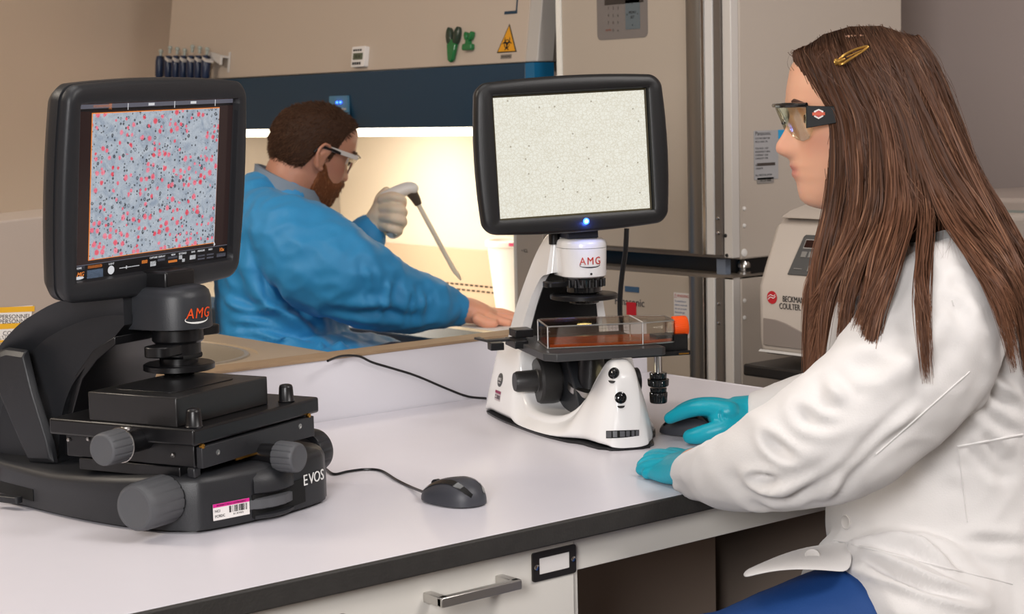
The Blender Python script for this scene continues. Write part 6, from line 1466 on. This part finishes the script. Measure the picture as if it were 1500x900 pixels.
creases(me, [
    ([a(470, 310, 4.0), a(500, 345, 3.95), a(505, 385, 3.9), a(500, 420, 3.9)], .02, -.012),
    ([a(440, 300, 4.0), a(450, 335, 3.9), a(470, 355, 3.86)], .014, .014),
    ([a(520, 365, 3.9), a(560, 395, 3.88), a(600, 420, 3.93), a(640, 430, 3.98)], .012, .012),
    ([a(480, 450, 3.86), a(540, 455, 3.86), a(610, 462, 3.92)], .012, -.010),
    ([a(430, 380, 3.86), a(420, 430, 3.93), a(460, 470, 3.95), a(500, 500, 3.95)], .018, -.016),
    ([a(380, 350, 3.93), a(370, 400, 3.93), a(400, 450, 3.93), a(440, 480, 3.94)], .02, .012),
    ([a(350, 430, 3.96), a(400, 470, 3.94), a(450, 500, 3.93)], .015, -.010),
    ([a(350, 460, 3.97), a(410, 500, 3.93), a(470, 520, 3.93)], .013, .010),
    ([a(470, 470, 3.93), a(490, 490, 3.92), a(500, 520, 3.93)], .012, .014),
    ([a(400, 300, 4.0), a(380, 330, 3.93), a(378, 370, 3.92)], .014, -.010),
    ([a(635, 425, 3.98), a(645, 445, 3.98), a(640, 468, 3.99)], .008, -.008), ([a(600, 408, 3.95), a(615, 440, 3.92), a(610, 470, 3.94)], .010, .008),
    ([a(560, 390, 3.92), a(580, 425, 3.87), a(570, 465, 3.89)], .012, -.007),
    ([a(425, 290, 4.02), a(470, 312, 3.98), a(495, 345, 3.93)], .009, .012), ([a(440, 322, 3.93), a(480, 350, 3.87), a(500, 385, 3.84)], .008, -.011),
    ([a(420, 350, 3.90), a(460, 385, 3.85), a(490, 430, 3.85)], .010, .009), ([a(505, 360, 3.88), a(535, 400, 3.84), a(545, 440, 3.86)], .008, .010),
    ([a(545, 385, 3.90), a(565, 420, 3.86), a(555, 462, 3.88)], .007, .009), ([a(585, 400, 3.93), a(598, 435, 3.90), a(590, 470, 3.92)], .006, -.009),
    ([a(615, 415, 3.96), a(628, 440, 3.94), a(622, 466, 3.96)], .006, .009), ([a(440, 455, 3.93), a(480, 480, 3.93), a(540, 478, 3.90)], .008, .010),
    ([a(370, 320, 3.93), a(395, 355, 3.92), a(400, 400, 3.93)], .010, -.009), ([a(335, 440, 3.98), a(370, 455, 3.94), a(420, 450, 3.93)], .009, .009),
    ([a(340, 480, 3.98), a(385, 482, 3.93), a(440, 505, 3.93)], .008, -.010), ([a(390, 410, 3.93), a(400, 440, 3.93), a(440, 465, 3.93)], .008, -.010),
    ([a(460, 490, 3.93), a(470, 505, 3.92), a(465, 520, 3.92)], .006, .010), ([a(505, 480, 3.9), a(520, 495, 3.9), a(545, 500, 3.9)], .006, .010),
], [(6, .008, (1, 1, 1)), (16, .004, (1, 1, 1.4)), (34, .0015, (1, 1, 1))])
meobj('gown', me, GOWN, mn)
mb = MB(); R = []
for i in range(24):
    t = 2*math.pi*i/24; P = A(421, 268, 4.12); c_, s__ = math.cos(t), math.sin(t); b0 = P+CX*(.066*c_)-CY*(.066*s__)+Vector((0, 0, -.034*c_)); o_ = (CX*c_-CY*s__)
    R.append([b0+Vector((0, 0, -.025)), b0+Vector((0, 0, .012)), b0+o_*.008+Vector((0, 0, .012)), b0+o_*.014+Vector((0, 0, -.025))])
R.append(R[0]); mb.rings(R, cap=False).build('shirt_collar', mat('grey_shirt', '#7d8a99', .7), mn, inv=inv(mn), angle=60)
mb = MB(); mb.tube([A(418, 284, 4.12)+CX*(.086*math.cos(t))-CY*(.092*math.sin(t))+Vector((0, 0, -.05*math.cos(t)-.006)) for t in [2*math.pi*i/24 for i in range(25)]], .004, 6, 2); mb.build('gown_neckband', mat('pale_blue_binding', '#9fc4dc', .6), mn, inv=inv(mn))
mb = MB()
for hip, kn, an in ml: stube(mb, [(hip, .095), ((hip+kn)/2, .088), (kn, .075), ((kn+an)/2, .065), (an, .055)], 24)
meobj('trousers', remesh(mb, .009, 2), mat('navy_trousers', '#1d2f4a', .7), mn)
for hip, kn, an in ml:
    mb = MB(); base = Vector((an.x, an.y, 0)); f = CX
    stube(mb, [(base-f*.05+Vector((0, 0, .045)), .04, .032), (base+f*.04+Vector((0, 0, .045)), .042, .04), (base+f*.11+Vector((0, 0, .032)), .03, .042), (base+f*.16+Vector((0, 0, .024)), .02, .034)], 16); meobj('shoe', remesh(mb, .008, 2), BLK, mn)
LATEX = mat('pale_latex', '#ead6bd', .45, sub=.3, bump=.08, bscale=200); LATEXP = mat('pink_latex', '#e6a78a', .45, sub=.35)
glove('glove', [
    [(662, 453, 4.035, .031, .031), (685, 455, 4.045, .030, .036), (705, 459, 4.055, .024, .042), (718, 463, 4.06, .018, .044)],
    [(716, 466, 4.02, .012), (732, 470, 4.02, .011), (745, 473, 4.02, .0095)], [(718, 464, 4.045, .0125), (738, 466, 4.045, .0115), (755, 468, 4.045, .0095)],
    [(718, 461, 4.07, .0125), (740, 462, 4.07, .0115), (758, 465, 4.07, .0095)], [(716, 458, 4.095, .0115), (734, 458, 4.095, .0105), (750, 462, 4.095, .009)],
    [(700, 468, 4.01, .014), (712, 473, 4.0, .0125), (724, 474, 4.0, .010)]], LATEXP, mn, .0032)
glove('glove', [
    [(541, 346, 4.305, .040, .040), (550, 332, 4.31, .034, .036), (558, 318, 4.31, .034, .046), (562, 300, 4.31, .026, .044)],
    [(560, 292, 4.27, .013), (574, 288, 4.25, .0125), (588, 292, 4.25, .0115), (590, 300, 4.27, .010)],
    [(562, 306, 4.27, .014), (576, 306, 4.245, .013), (590, 310, 4.25, .012), (588, 318, 4.28, .010)],
    [(562, 318, 4.27, .014), (576, 320, 4.245, .013), (590, 324, 4.25, .012), (586, 332, 4.28, .010)],
    [(560, 330, 4.28, .013), (572, 334, 4.255, .012), (584, 338, 4.26, .011), (580, 344, 4.285, .009)],
    [(552, 312, 4.35, .014), (556, 292, 4.36, .013), (566, 280, 4.345, .0115)]], LATEX, mn, .0032)
# pipette controller
PC = mat('pipettor_white', '#efece8', .3)
pt = thing('pipette_controller', "white pistol-shaped pipette controller with a long pipette in the man's raised hand", 'pipette', A(575, 305, 4.295)); It = inv(pt)
mb = MB(); stube(mb, pst([(576, 341, 4.295, .017, .016), (573, 320, 4.295, .018, .016), (570, 300, 4.295, .019, .017), (571, 289, 4.295, .020, .017)]), 18); meobj('grip', remesh(mb, .003, 1), PC, pt)
mb = MB(); stube(mb, pst([(564, 289, 4.295, .015, .016), (580, 283, 4.295, .017, .017), (597, 276, 4.295, .016, .017), (605, 276, 4.295, .014, .016)]), 18); meobj('barrel', remesh(mb, .003, 1), PC, pt)
MB().tube([A(602, 281, 4.30), A(608, 290, 4.305), A(613, 300, 4.31)], lambda t: .015-.006*t, 16, 3).build('nose_cone', mat('dark_grey_nozzle', '#4d443c', .4), pt, inv=It)
MB().tube([A(613, 300, 4.31), A(640, 350, 4.345), A(664, 394, 4.375), A(670, 402, 4.38), A(675, 411, 4.385)], lambda t: .0062 if t < .75 else .0062-.016*(t-.75), 12, 4).build('serological_pipette', mat('pipette_clear', '#f2ead8', .15, alpha=.9), pt, inv=It)
for y_ in (299, 307): MB().sph(A(585, y_, 4.285), .0055, 10).build('trigger', mat('trigger_grey', '#8a7a68', .4), pt, inv=It)
MB().tube([A(566, 340, 4.275), A(574, 339, 4.275), A(584, 336, 4.275)], .003, 8).build('end_band', mat('band_grey', '#7d766c', .4), pt, inv=It)
# office chair
cp = A(405, 640, 4.15); ch = thing('office_chair', "black office chair behind the man in the blue gown", 'chair', (cp.x, cp.y, 0), -TH)
zt = min(l[0].z for l in ml)-.10
MB().prism(rrect(.46, .46, .10, 6), zt-.07, zt, 'xy').build('seat', BLK, ch, bevel=.02, seg=3)
MB().prism(rrect(.42, .46, .10, 6, 0, zt+.34), -.235, -.20, 'yz').build('backrest', BLK2, ch, bevel=.012, seg=3)
MB().tube([(-.17, 0, zt-.05), (-.26, 0, zt+.02), (-.24, 0, zt+.2)], .02, 8).build('back_bar', BLK2, ch)
MB().cyl((0, 0, .08), (0, 0, zt-.07), .026).build('column', STEEL, ch)
for i in range(5):
    t_ = 2*math.pi*i/5; MB().tube([(0, 0, .09), (.28*math.cos(t_), .28*math.sin(t_), .065)], .016, 8, 1).build('leg', BLK2, ch)
    MB().sph((.28*math.cos(t_), .28*math.sin(t_), .028), .028, 12).build('caster', BLK2, ch)
